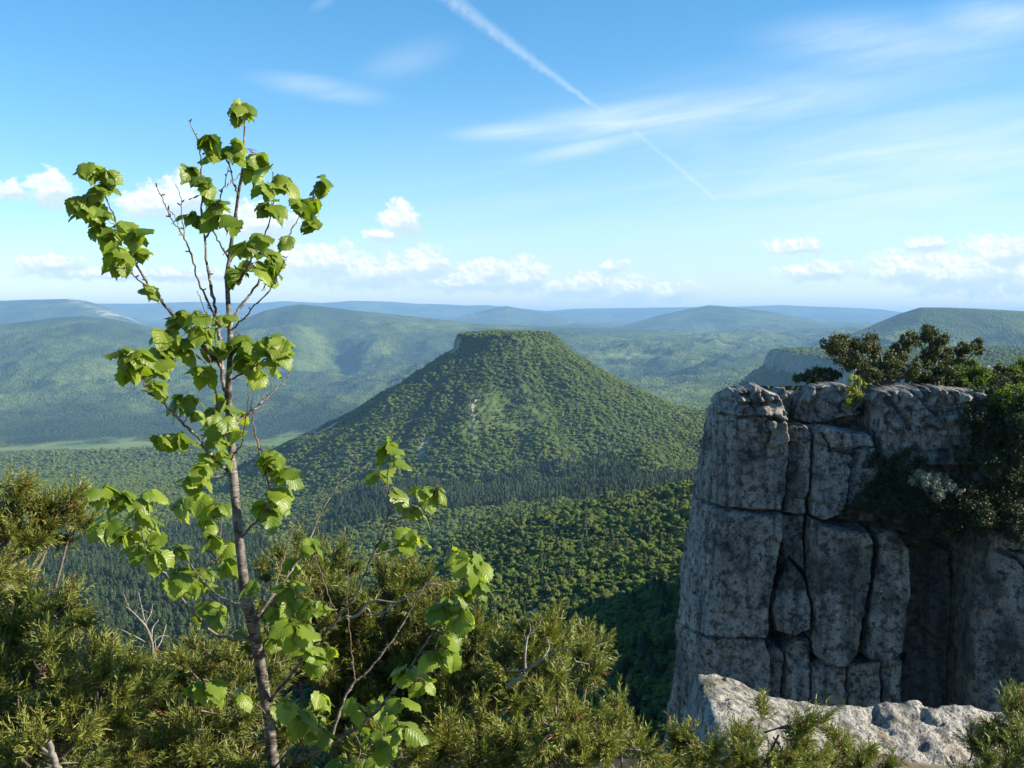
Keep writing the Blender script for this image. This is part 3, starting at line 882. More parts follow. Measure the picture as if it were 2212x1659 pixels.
bx, by, bz, kind = [], [], [], []
for y0, y1, per in [(230, 700, 1 / 8.5), (700, 1150, 1 / 12.0), (1150, 2000, 1 / 11.0), (2000, 3050, 1 / 60.0)]:
    x, y, u = fill(y0, y1, -350, 2500, per)
    hid = (poly_sd(x, y, PLAT) > -4) | ((u > 1640) & (y < 1300)) | ((y > 1680) & (np.hypot(x - MX, y - MY) < 230))
    x, y = x[~hid], y[~hid]
    zv, zh = height(x, y), hill_height(x, y)
    z = np.maximum(zv, zh)
    pine, mea, rock = zone_masks(x, y, zv)
    onhill = zh > zv
    rho = np.hypot(x - MX, y - MY)
    scar = np.zeros(len(x))
    for (ua, ya), (ub, yb), wdt in [((905, 1330), (925, 1375), 6), ((660, 1520), (735, 1560), 10)]:
        xa, xb = (ua - 1106) / FOC * ya, (ub - 1106) / FOC * yb
        ex, ey = xb - xa, yb - ya
        t = np.clip(((x - xa) * ex + (y - ya) * ey) / (ex * ex + ey * ey), 0, 1)
        scar = np.maximum(scar, np.hypot(x - xa - t * ex, y - ya - t * ey) < wdt)
    drop = (onhill & (clearing(x, y) > 0.25)) | (~onhill & ((mea > 0.3) | (rock > 0.35))) | (scar > 0.5) | (onhill & (rho > 74) & (rho < 86) & ((MX - x) > 0.86 * rho))
    isp = (~onhill & (pine > 0.5)) | (onhill & (pine > 0.5) & (y < 1330))
    flip = r_.uniform(size=len(x)) < np.where(isp, 0.26, 0.03)
    isp = np.where(flip, ~isp & (y < 1200), isp)
    gaps = fbm(x / 28, y / 28, 5.9, 3)
    drop |= (gaps > 0.40) & (r_.uniform(size=len(x)) < 0.75)
    k = ~drop
    bx.append(x[k]); by.append(y[k]); bz.append(z[k]); kind.append(isp[k])
bx, by, bz, kind = (np.concatenate(a) for a in (bx, by, bz, kind))
print('trees', len(bx), kind.sum())

# the nearest broadleaf trees of the slope below the cliff stand as single trees
ub = 1106 + FOC * bx / by
vis_py = 690 - bz / by * FOC
cand = np.where((~kind) & (ub > 980) & (ub < 1490) & (vis_py < 1420) & (by < 620) & (vis_py > 1080))[0]
cand = cand[np.argsort(by[cand])][:150]
single = np.zeros(len(bx), bool); single[cand] = True

def scales(n, x, y, lo, hi, rng, tall=1.0):
    s = (lo + (hi - lo) * rng.uniform(size=n) ** 1.6) * np.where(y > 2000, 1.6, 1.0) * (1 + 0.75 * np.clip(fbm(x / 38, y / 38, 2.9, 4), -0.55, 0.8))
    return np.stack([s, s * rng.uniform(0.8, 1.2, n), s * rng.uniform(0.6, 1.1, n) * tall], 1)

prng = np.random.default_rng(5)
near_protos = [broad_tree(prng, 700, 0.075, ICO3) for _ in range(5)]
far_protos = [broad_tree(prng, 160, 0.13) for _ in range(6)]
pine_protos = [pine_tree_mesh(prng, 300, 0.085) for _ in range(4)]

sel = (~kind) & (~single) & (by < 750)
w_ = wood('broadleaf_wood', np.stack([bx, by, bz - 0.5], 1)[sel], scales(sel.sum(), bx[sel], by[sel], 1.1, 3.3, r_, 0.9), r_.uniform(0, 6.28, sel.sum()), near_protos, [M_BROAD2, M_BROAD])
tag(w_, 'dense light green broadleaf wood covering the near slope below the cliff', 'woodland', kind='stuff')
onh = (~kind) & (by >= 750) & (hill_height(bx, by) > height(bx, by))
w_ = wood('hill_wood', np.stack([bx, by, bz - 0.5], 1)[onh], scales(onh.sum(), bx[onh], by[onh], 1.3, 4.0, r_, 0.8), r_.uniform(0, 6.28, onh.sum()), far_protos, [M_BROAD, M_BROAD2])
tag(w_, 'green broadleaf wood covering the flat topped hill', 'woodland', kind='stuff')
oth = (~kind) & (by >= 750) & ~onh
w_ = wood('valley_wood', np.stack([bx, by, bz - 0.5], 1)[oth], scales(oth.sum(), bx[oth], by[oth], 1.3, 3.8, r_, 0.8), r_.uniform(0, 6.28, oth.sum()), far_protos, [M_BROAD, M_BROAD2])
tag(w_, 'mixed green wood on the valley slopes around the hill', 'woodland', kind='stuff')
w_ = wood('pine_wood', np.stack([bx, by, bz - 0.5], 1)[kind], scales(kind.sum(), bx[kind], by[kind], 2.6, 5.6, r_, 0.95), r_.uniform(0, 6.28, kind.sum()), pine_protos, [M_PINE])
tag(w_, 'dark green pine wood in a belt below the flat topped hill', 'woodland', kind='stuff')

trunk_v, trunk_f, trunk_a = tube([(0, 0, -0.3), (0.02, 0, 0.4), (-0.02, 0.02, 0.9)], [0.09, 0.07, 0.03], 6)
trunk_me = make_mesh('trunk', trunk_v, trunk_f, M_JBARK, True, {'along': ('FLOAT', trunk_a)})
crown_mes = [make_mesh('crown', v, f, M_BROAD2 if i % 2 else M_BROAD) for i, (v, f) in enumerate(broad_tree(prng, 900, 0.07, ICO3) for _ in range(4))]
for q, i in enumerate(cand):
    t = thing('broadleaf_tree', 'rounded green broadleaf tree among many on the steep slope beside the cliff', 'tree',
              (bx[i], by[i], bz[i] - 0.4), 'broadleaf trees on the slope beside the cliff')
    s = r_.uniform(1.6, 3.4)
    t.scale = (s, s * r_.uniform(0.9, 1.1), s * r_.uniform(0.9, 1.2)); t.rotation_euler = (0, 0, r_.uniform(0, 6.28))
    link('trunk', trunk_me, t); link('crown', crown_mes[q % 4], t)
# scattered bushes in the clearing on the hill
cx_, cy_, cu_ = scatter(2600, 1325, 1460, 985, 1200)
cl = clearing(cx_, cy_) > 0.4
cl &= np.abs(cu_ - 1022) > 7
cx_, cy_ = cx_[cl], cy_[cl]
cn = fbm(cx_ / 22, cy_ / 22, 7.7, 3)
o_ = np.argsort(-0.5 * cn + r_.uniform(0, 0.5, len(cn)))[:290]
bush_mes = [make_mesh('crown', *broad_tree(prng, 160, 0.12), M_BROAD if i else M_JUNI) for i in range(3)]
for q, i in enumerate(o_):
    z = float(ground_z(cx_[i:i + 1], cy_[i:i + 1])[0])
    b = link('bush', bush_mes[q % 3], None, (cx_[i], cy_[i], z - 0.3))
    s = r_.uniform(1.2, 2.6)
    b.scale = (s, s, s * r_.uniform(0.8, 1.1)); b.rotation_euler = (0, 0, r_.uniform(0, 6.28))
    tag(b, 'small round bush scattered over the grassy clearing on the hill', 'bush', 'bushes in the hillside clearing')

# ------------------------------------------------------------------ cliff at the right
FX = lambda pts: [(1106 + x * 0.5, 829.5 + y * 0.5) for x, y in pts]
def cliff_y(px):
    return 46.0 - (px - 1500) * 0.0055
# (outline, height of the block above the recessed wall in m, edge rounding in m, set back in m)
BLOCKS = [
    ([(850, 175), (868, 90), (890, 40), (930, 18), (985, 8), (1010, -5), (1040, 2), (1075, 15), (1110, 32), (1140, 60), (1155, 110), (1158, 160), (1172, 240), (1170, 340), (1145, 528), (1020, 520), (900, 512), (806, 505), (825, 350)], 1.9, 0.85, 0.0),
    ([(805, 508), (900, 518), (1020, 527), (1142, 536), (1143, 640), (1120, 800), (1092, 900), (1086, 1058), (960, 1056), (830, 1048), (742, 1040), (757, 800), (775, 680)], 1.95, 0.7, 0.0),
    ([(740, 1046), (830, 1054), (960, 1062), (1086, 1066), (1112, 1150), (1105, 1330), (1100, 1700), (680, 1700), (715, 1380), (735, 1200)], 1.7, 0.7, 0.0),
    ([(1165, 180), (1210, 170), (1250, 175), (1268, 200), (1265, 420), (1245, 545), (1160, 540), (1155, 480), (1177, 350), (1168, 250)], 1.5, 0.45, 0.1),
    ([(1150, 551), (1245, 556), (1250, 650), (1256, 790), (1190, 722), (1142, 790), (1150, 640)], 1.3, 0.4, 0.1),
    ([(1190, 735), (1250, 805), (1280, 930), (1280, 1030), (1220, 1058), (1130, 1040), (1106, 930), (1140, 825)], 1.5, 0.6, 0.1),
    ([(1285, 185), (1320, 176), (1380, 182), (1432, 200), (1440, 290), (1427, 420), (1402, 540), (1330, 570), (1275, 550), (1271, 480), (1280, 300)], 1.7, 0.5, 0.0),
    ([(1438, 205), (1530, 212), (1545, 270), (1562, 350), (1545, 430), (1500, 520), (1412, 545), (1432, 400), (1445, 290)], 1.55, 0.5, 0.1),
    ([(1268, 562), (1340, 588), (1400, 598), (1510, 608), (1537, 660), (1522, 800), (1502, 950), (1470, 1120), (1420, 1175), (1350, 1180), (1310, 1140), (1300, 1000), (1282, 900), (1262, 800)], 1.9, 0.75, 0.0),
    ([(1555, 612), (1640, 616), (1690, 690), (1702, 800), (1692, 1000), (1675, 1120), (1620, 1160), (1540, 1155), (1500, 1130), (1522, 1000), (1534, 850), (1552, 720)], 1.6, 0.6, 0.1),
    ([(1985, 585), (2060, 565), (2212, 570), (2420, 570), (2420, 1700), (1955, 1700), (1955, 1000), (1970, 800), (1985, 650)], 1.7, 0.7, 0.0),
    ([(1245, 160), (1270, 70), (1330, 20), (1430, 5), (1500, 20), (1535, 60), (1530, 130), (1440, 150), (1380, 175), (1300, 172)], 1.6, 0.5, 1.8),
    ([(1150, 60), (1175, 38), (1210, 30), (1242, 90), (1238, 172), (1160, 175)], 1.0, 0.5, 1.9),
    ([(1552, 70), (1580, 30), (1640, 12), (1800, 8), (1900, 20), (2000, 25), (2060, 60), (1975, 160), (1972, 300), (1900, 350), (1640, 360), (1580, 330), (1562, 200)], 1.8, 0.9, 0.6),
    ([(1978, 170), (2060, 60), (2150, 45), (2300, 50), (2420, 50), (2420, 420), (1990, 420), (1978, 300)], 1.5, 0.6, 0.8),
    ([(1112, 1095), (1172, 1140), (1165, 1300), (1150, 1700), (1108, 1700)], 1.2, 0.35, 0.2),
    ([(1180, 1120), (1240, 1085), (1290, 1090), (1292, 1250), (1284, 1700), (1172, 1700)], 1.3, 0.4, 0.15),
    ([(1300, 1190), (1430, 1185), (1442, 1360), (1440, 1700), (1292, 1700)], 1.5, 0.45, 0.0),
    ([(1452, 1180), (1600, 1182), (1594, 1370), (1590, 1700), (1446, 1700)], 1.25, 0.4, 0.15),
    ([(1610, 1170), (1690, 1172), (1692, 1380), (1690, 1700), (1602, 1700)], 1.2, 0.4, 0.2),
    ([(1705, 700), (1780, 720), (1850, 700), (1940, 740), (1948, 1000), (1945, 1700), (1704, 1700), (1712, 1000)], 0.75, 0.5, 1.0),
    ([(1545, 380), (1600, 345), (1960, 345), (1975, 420), (1975, 590), (1700, 680), (1640, 605), (1540, 600), (1420, 590), (1420, 560), (1510, 540)], 0.5, 0.5, 0.5),
]
WALL = [(1000, 40), (1150, 70), (1230, 40), (1450, 15), (1560, 40), (1640, 20), (1900, 25), (2420, 55), (2420, 1700), (690, 1700), (735, 1200), (780, 700), (830, 400), (850, 180), (880, 70)]
step = 1.25
gx = np.arange(1440, 2320, step); gy = np.arange(815, 1680, step)
GY, GX = np.meshgrid(gy, gx, indexing='ij')
MPP = 45.0 / FOC              # metres per picture unit on the cliff
def in_m(pts):
    return np.array(FX(pts)) * MPP
mx_, my_ = GX * MPP, GY * MPP
wx = mx_ + 0.13 * fbm(mx_ * 0.9, my_ * 0.9, 1.0, 5) + 0.06 * fbm(mx_ * 4, my_ * 4, 4.0, 4, 0.6)
wy = my_ + 0.13 * fbm(mx_ * 0.9, my_ * 0.9, 9.0, 5) + 0.06 * fbm(mx_ * 4, my_ * 4, 7.0, 4, 0.6)
sdw = poly_sd(wx, wy, in_m(WALL))
disp = np.where(sdw > 0.05, -1.6 - 1.2 * (1 - np.sqrt(1 - (1 - np.clip(sdw / 0.8, 0, 1)) ** 2)), -9.0)
top_gap = FX([(1172, 0)])[0][1]
alive = sdw > 0.05
for bi, (poly, hgt, rad, back) in enumerate(BLOCKS):
    P = in_m(poly)
    x0, y0 = P.min(0) - 0.3; x1, y1 = P.max(0) + 0.3
    c0, c1 = np.searchsorted(gx * MPP, [x0, x1]); r0, r1 = np.searchsorted(gy * MPP, [y0, y1])
    sl = (slice(max(r0, 0), r1), slice(max(c0, 0), c1))
    sd = poly_sd(wx[sl], wy[sl], P) + 0.06
    rad = rad * 0.24
    k = np.clip(sd / rad, 0, 1)
    prof = np.sqrt(np.clip(1 - (1 - k) ** 2.2, 0, 1))
    if bi < 3:                        # the left pillar turns away at its left side
        u0 = np.min(P[:, 0])
        xl = np.interp(my_[sl], [829.5 * MPP, 1082 * MPP, 1400 * MPP], [(1106 + 425) * MPP, (1106 + 402) * MPP, (1106 + 360) * MPP])
        k2 = np.clip(xl + 1.05 + 0.12 * fbm(mx_[sl] * 0, my_[sl] * 0.8, 3.0, 3) - mx_[sl], 0, 3)
        hh = hgt - 1.9 * (np.sqrt(k2 * k2 + 0.01) - 0.1)
    else:
        hh = hgt
    tilt = 0.12 * perlin(mx_[sl] * 0.35 + bi * 3.1, my_[sl] * 0.35, bi * 1.7)
    val = -0.3 - back + (hh + tilt) * prof - 0.75 * (1 - prof)
    cur = disp[sl]
    inside = sd > 0
    disp[sl] = np.where(inside, np.where(alive[sl], np.maximum(cur, val) if back < 0.5 else val, val), cur)
    alive[sl] |= inside
# ledge recess above the middle columns
band = np.array(FX([(1168, 20), (1240, 10), (1560, 10), (1556, 190), (1540, 205), (1285, 172), (1165, 168)])) * MPP
sdb = poly_sd(wx, wy, band)
disp = np.where((sdb > 0) & alive, np.minimum(disp, disp - 0.0), disp)
rough = 0.15 * fbm(mx_ * 0.9, my_ * 0.6, 2.0, 6, 0.55) + 0.07 * fbm(mx_ * 4, my_ * 4, 3.0, 5, 0.6)
pits = -0.10 * sstep(fbm(mx_ * 3.2, my_ * 3.2, 6.0, 3), 0.22, 0.45)
knob = np.abs(perlin(mx_ * 2.0, my_ * 2.0, 1.5)) * 0.75 * (1 - sstep(my_, 875 * MPP, 960 * MPP))
spall = -0.16 * sstep(fbm(mx_ * 0.55 + 7, my_ * 0.45, 5.0, 3), 0.10, 0.16)
# fine joints running through the blocks
crk = np.zeros_like(disp)
for pl, wd, dp in [([(890, 120), (960, 128), (1060, 125), (1156, 150)], 0.05, 0.5), ([(1060, 130), (1075, 200), (1060, 260)], 0.04, 0.2), ([(1340, 270), (1390, 275), (1440, 295)], 0.06, 0.4), ([(1440, 270), (1500, 260), (1560, 262)], 0.04, 0.3),
                   ([(1300, 200), (1335, 240), (1340, 280)], 0.05, 0.25), ([(1380, 800), (1430, 850), (1500, 860)], 0.04, 0.10), ([(2060, 690), (2150, 730), (2200, 800)], 0.08, 0.4),
                   ([(2100, 690), (2212, 700), (2400, 690)], 0.05, 0.4), ([(1680, 1290), (1720, 1250), (1745, 1180)], 0.05, 0.3), ([(880, 40), (930, 70), (1020, 75), (1120, 60)], 0.07, 0.35), ([(980, 20), (1000, 80), (1040, 130)], 0.05, 0.3), ([(1600, 60), (1650, 120), (1700, 180)], 0.09, 0.35), ([(1690, 20), (1760, 100), (1800, 130)], 0.07, 0.3)]:
    P = in_m(pl); dd = np.full(disp.shape, 9.0)
    for (ax, ay), (bx_, by_) in zip(P[:-1], P[1:]):
        ex, ey = bx_ - ax, by_ - ay
        t = np.clip(((wx - ax) * ex + (wy - ay) * ey) / (ex * ex + ey * ey), 0, 1)
        dd = np.minimum(dd, np.hypot(wx - ax - t * ex, wy - ay - t * ey))
    crk -= dp * np.exp(-(dd / wd) ** 2)
disp = disp + rough + pits + knob + spall + crk
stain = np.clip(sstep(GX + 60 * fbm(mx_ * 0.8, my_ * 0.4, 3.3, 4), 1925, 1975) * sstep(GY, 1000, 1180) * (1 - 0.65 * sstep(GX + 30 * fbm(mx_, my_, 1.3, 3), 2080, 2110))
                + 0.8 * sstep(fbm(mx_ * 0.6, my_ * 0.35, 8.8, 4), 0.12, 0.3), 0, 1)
py_true = GY
Yc = cliff_y(GX) - disp
V = np.stack([(GX - 1106) / FOC * cliff_y(GX), Yc, -np.vectorize(slope)(GY) * cliff_y(GX)], -1)
keep = alive[:-1, :-1] & alive[1:, :-1] & alive[:-1, 1:] & alive[1:, 1:]
cl_root = thing('rock_cliff', 'tall grey limestone cliff split by deep vertical cracks, standing in shade', 'cliff', (8, 46, -16))
fa = grid_faces(*GX.shape, keep=keep)
used = np.unique(fa); remap = np.full(GX.size, -1); remap[used] = np.arange(len(used))
me = make_mesh('rock_face', V.reshape(-1, 3)[used] - np.array([8, 46, -16]), remap[fa], M_CLIFF, True)
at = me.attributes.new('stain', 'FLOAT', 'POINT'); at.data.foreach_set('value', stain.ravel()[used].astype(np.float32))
link('rock_face', me, cl_root)
# the plateau body behind the face
def plateau():
    P = []
    n = len(PLAT)
    for i in range(n):
        a, b = PLAT[i], PLAT[(i + 1) % n]
        m_ = max(2, int(np.linalg.norm(b - a) / 4))
        for t in np.linspace(0, 1, m_, endpoint=False):
            P.append(a * (1 - t) + b * t)
    P = np.array(P)
    cen = np.array([150.0, 220.0])
    zs = [-4.0, -4.3, -5.4, -12, -22, -34, -46, -60, -130]
    rows = []
    for k, z in enumerate(zs):
        ins = {0: 1.6, 1: 0.7}.get(k, 0.0)
        d = P - cen; d /= np.linalg.norm(d, axis=1)[:, None]
        j = 0.5 * fbm(P[:, 0] / 3 + k * 0.4, P[:, 1] / 3, z / 3, 3) * (k > 0)
        Q = P - d * (ins + 0.0 - j[:, None])
        rows.append(np.column_stack([Q, z - np.where(k < 4, 0.072, 0.01) * (P[:, 1] - 45) + 0.25 * fbm(P[:, 0] / 2, P[:, 1] / 2, k, 3)]))
    n = len(P); V = np.concatenate(rows)
    i = np.arange(len(zs) - 1)[:, None] * n; j = np.arange(n)[None, :]; j2 = (j + 1) % n
    F = np.stack([i + n + j, i + n + j2, i + j2, i + j], -1).reshape(-1, 4)
    V = np.vstack([V, [[cen[0], cen[1], -17.5]]])
    T = np.stack([np.arange(n), (np.arange(n) + 1) % n, np.full(n, len(V) - 1)], 1)
    return V, [F, T]
v, f = plateau()
link('cliff_top', make_mesh('cliff_top', v - np.array([8, 46, -16]), f, M_TERR, True), cl_root)

# ------------------------------------------------------------------ shrubs and junipers on the cliff
def card_bush(name, label, cat, lobes, cards, size, mat, group=None, stems=True, jit=0.7, base=None):
    """lobes: list of (px, py, forward distance, radius in m); foliage cards round each lobe plus a twisted stem to each"""
    L = []
    for px, py, y, r in lobes:
        L.append(list(W(px, py, y)) + [r])
    L = np.array(L)
    b = np.array(base) if base is not None else np.array([L[:, 0].mean(), L[:, 1].mean(), L[:, 2].min() - 0.4])
    root = thing(name, label, cat, tuple(b), group)
    rng = np.random.default_rng(int(abs(b[0] * 131 + b[2] * 977)) + len(lobes))
    # break each lobe into several tufts so the outline is uneven
    tufts = []
    for x, y, z, r in L:
        for _ in range(max(5, int(13 * r / 0.5))):
            d = rng.normal(size=3); d /= np.linalg.norm(d)
            tufts.append([x + d[0] * r * 0.75, y + d[1] * r * 0.75, z + d[2] * r * 0.6, r * rng.uniform(0.2, 0.48)])
    tufts = np.array(tufts)
    cards = int(cards * 2.6); size = size * 0.62
    w = tufts[:, 3] ** 2; k = rng.choice(len(tufts), cards, p=w / w.sum())
    d = rng.normal(size=(cards, 3)); d /= np.linalg.norm(d, axis=1)[:, None]
    c = tufts[k, :3] + d * (tufts[k, 3] * (0.2 + np.abs(rng.normal(size=cards)) * 0.55))[:, None]
    v, f = leaf_cards(c - b, d + rng.normal(size=(cards, 3)) * jit, size, rng)
    link('crown', make_mesh('crown', v, f, mat), root)
    if stems:
        parts = []
        for x, y, z, r in L:
            e = np.array([x, y, z]) - b
            p = [np.zeros(3), e * 0.35 + rng.normal(size=3) * 0.12, e * 0.7 + rng.normal(size=3) * 0.12, e]
            parts.append(tube(smooth_path(p, 4), np.linspace(0.09, 0.02, 13), 5))
        for x, y, z, r in tufts[::2]:
            i = np.argmin(np.linalg.norm(L[:, :3] - np.array([x, y, z]), axis=1))
            a, e = L[i, :3] - b, np.array([x, y, z]) - b
            parts.append(tube(np.array([a, 0.5 * (a + e) + rng.normal(size=3) * 0.05, e]), [0.025, 0.018, 0.008], 4))
        v, f, a = join(parts)
        link('trunk', make_mesh('trunk', v, f, M_JBARK, True, {'along': ('FLOAT', a)}), root)
    return root

card_bush('juniper_tree', 'dark spreading juniper leaning left on the cliff edge, widest of the cliff top trees', 'tree',
          [(1795, 745, 47.5, 0.55), (1830, 735, 48, 0.55), (1815, 770, 47.5, 0.5), (1860, 760, 48, 0.6), (1850, 790, 47.5, 0.55), (1890, 740, 48, 0.55), (1905, 780, 48, 0.6), (1925, 800, 47.5, 0.55), (1880, 812, 47, 0.5), (1945, 755, 48.5, 0.5), (1965, 735, 48.5, 0.5), (1960, 790, 48, 0.6), (1975, 815, 47.5, 0.5)],
          9000, 0.075, M_JUNI, base=W(1905, 836, 47.8))
card_bush('juniper_tree', 'tall upright juniper with open top in the middle of the cliff top', 'tree',
          [(1985, 730, 50, 0.45), (2005, 722, 50, 0.5), (2030, 740, 50, 0.5), (2015, 760, 50, 0.55), (2000, 780, 50, 0.5), (2045, 765, 50, 0.4)],
          4200, 0.07, M_JUNI, base=W(2015, 815, 50))
card_bush('juniper_tree', 'small wind bent juniper leaning right at the end of the cliff top row', 'tree',
          [(2060, 765, 51, 0.4), (2085, 752, 51, 0.45), (2108, 745, 51, 0.4), (2115, 757, 51, 0.3), (2075, 780, 51, 0.4), (2050, 790, 51, 0.4)],
          2600, 0.07, M_JUNI, base=W(2055, 815, 51))
card_bush('juniper_bush', 'low dark juniper spreading over the notch left of the cliff top trees', 'bush',
          [(1728, 822, 48, 0.4), (1755, 812, 48, 0.45), (1785, 808, 48, 0.45), (1805, 815, 48, 0.35), (1770, 828, 47.5, 0.35)],
          3000, 0.065, M_JUNI, base=W(1775, 838, 48))
card_bush('flowering_shrub', 'small yellow green shrub growing from the gap between cliff top rocks', 'bush',
          [(1845, 822, 44.5, 0.28), (1860, 832, 44.5, 0.25), (1838, 845, 44.3, 0.28), (1852, 858, 44.2, 0.28), (1835, 872, 44.1, 0.25)],
          900, 0.06, M_YEL, base=W(1845, 890, 44.4))
for i, (px, py, r, lab) in enumerate([(2035, 815, 0.85, 'olive green bush right behind the cliff top boulder'), (2095, 812, 0.9, 'olive green bush between two others on the cliff top rim'),
                                      (2160, 818, 0.95, 'broad bush near the right end of the cliff top rim'), (2210, 808, 0.9, 'bush at the right end of the cliff top rim')]):
    card_bush('rim_bush', lab, 'bush', [(px - 25, py, 47.5, r * 0.6), (px + 22, py + 4, 47.2, r * 0.65), (px, py - 14, 47.8, r * 0.6), (px + 4, py + 20, 46.5, r * 0.6)], 4200, 0.075,
              [M_JUNI, M_BROAD, M_JUNI, M_BROAD2][i], 'bushes along the cliff top rim', base=W(px, py + 40, 47))
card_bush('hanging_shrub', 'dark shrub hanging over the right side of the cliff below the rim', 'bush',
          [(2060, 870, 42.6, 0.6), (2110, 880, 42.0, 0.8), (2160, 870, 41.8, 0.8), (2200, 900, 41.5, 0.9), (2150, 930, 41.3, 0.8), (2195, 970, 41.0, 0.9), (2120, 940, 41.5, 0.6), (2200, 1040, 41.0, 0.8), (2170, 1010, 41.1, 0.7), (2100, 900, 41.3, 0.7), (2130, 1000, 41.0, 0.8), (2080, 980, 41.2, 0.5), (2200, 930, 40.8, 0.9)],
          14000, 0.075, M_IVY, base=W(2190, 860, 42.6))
card_bush('yellow_green_bush', 'bright green leafy bush at the right edge of the cliff top', 'bush',
          [(2165, 862, 41.0, 0.45), (2195, 850, 41.0, 0.5), (2215, 868, 41.0, 0.5)], 1500, 0.07, M_BROAD2, base=W(2195, 890, 41.6))
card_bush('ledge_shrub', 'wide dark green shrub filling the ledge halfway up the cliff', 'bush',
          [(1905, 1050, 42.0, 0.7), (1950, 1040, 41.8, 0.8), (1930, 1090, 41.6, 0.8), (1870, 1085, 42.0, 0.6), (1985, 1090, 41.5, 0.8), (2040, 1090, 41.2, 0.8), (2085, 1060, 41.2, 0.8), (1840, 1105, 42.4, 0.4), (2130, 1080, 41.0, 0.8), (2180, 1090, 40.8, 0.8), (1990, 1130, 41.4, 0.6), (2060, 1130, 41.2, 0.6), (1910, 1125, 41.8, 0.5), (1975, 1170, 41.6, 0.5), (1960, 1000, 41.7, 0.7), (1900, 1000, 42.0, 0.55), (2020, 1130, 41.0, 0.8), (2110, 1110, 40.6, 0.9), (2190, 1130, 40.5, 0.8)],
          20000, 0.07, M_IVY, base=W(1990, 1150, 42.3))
card_bush('pale_shrub', 'pale grey green shrub above the dark ledge shrub on the cliff', 'bush',
          [(1990, 1035, 40.6, 0.45), (2030, 1045, 40.5, 0.45), (2060, 1060, 40.5, 0.35), (2025, 1070, 40.4, 0.3)], 1500, 0.05, M_PALE, base=W(2025, 1085, 41.3))

# ------------------------------------------------------------------ ground under the photographer's feet
gx2 = np.linspace(-9, 16, 130); gy2 = np.linspace(-6, 26, 170)
GY2, GX2 = np.meshgrid(gy2, gx2, indexing='ij')
edge = GY2 - (6.4 + 0.8 * fbm(GX2 / 3, GY2 * 0, 1.0, 3))
Zg = np.where(edge < 0, -2.15 - 0.09 * np.maximum(GY2, 0) + 0.16 * fbm(GX2 / 1.5, GY2 / 1.5, 0.5, 4), 0)
Zg = np.where(edge < 0, Zg, -2.15 - 0.09 * GY2 - edge * 2.2 + 0.5 * fbm(GX2 / 2, GY2 / 2, 0.5, 4))
me = make_mesh('ground', np.stack([GX2, GY2, Zg], -1).reshape(-1, 3), grid_faces(*GX2.shape), M_EARTH, True)
tag(link('ground', me), kind='structure')

# ------------------------------------------------------------------ sunlit ledge in front of the cliff
def ledge():
    xs = np.linspace(0.75, 4.6, 300); ys = np.linspace(4.6, 7.9, 240)
    Y, X = np.meshgrid(ys, xs, indexing='ij')
    yb = 7.0
    prof = np.array([(1380, 1640), (1440, 1580), (1470, 1520), (1490, 1470), (1510, 1460), (1550, 1462), (1600, 1482), (1640, 1500), (1700, 1516), (1780, 1522), (1850, 1518), (1920, 1508), (1970, 1514), (2030, 1526), (2100, 1520), (2212, 1532), (2600, 1540)], float)
    ux = 1106 + FOC * X / yb
    crest = -slope_v(np.interp(ux, prof[:, 0], prof[:, 1])) * yb
    crest = crest + 0.075 + 0.05 * fbm(X * 3, Y * 0, 2.0, 4)
    front = np.clip((yb - Y), 0, None)
    z = crest - 0.10 * front - 0.16 * np.sin(np.clip(front / 0.9, 0, 1) * np.pi / 2) * sstep(ux, 1650, 1900)
    z = z - 0.12 * sstep(front, 0.9, 1.9)
    back = np.clip(Y - yb + 0.12, 0, None)
    z = z - 1.6 * back ** 1.15 - 4 * np.clip(Y - yb - 0.3, 0, None)
    left = np.clip(1.22 + 0.10 * fbm(Y * 1.5, X * 0, 3.0, 3) - X, 0, None)
    z = z - 5.0 * left
    z = z + 0.04 * fbm(X * 1.8, Y * 1.8, 1.0, 5) + 0.022 * fbm(X * 9, Y * 9, 2.0, 4) - 0.05 * sstep(fbm(X * 6, Y * 6, 5.0, 3), 0.2, 0.42)
    return np.stack([X, Y, z], -1)
V = ledge()
o = link('rock_ledge', make_mesh('rock_ledge', V.reshape(-1, 3) - np.array([2.5, 6, -2.6]), grid_faces(*V.shape[:2]), M_LEDGE, True), None, (2.5, 6, -2.6))
tag(o, 'sunlit pitted grey limestone ledge below the cliff, half hidden by junipers', 'rock')

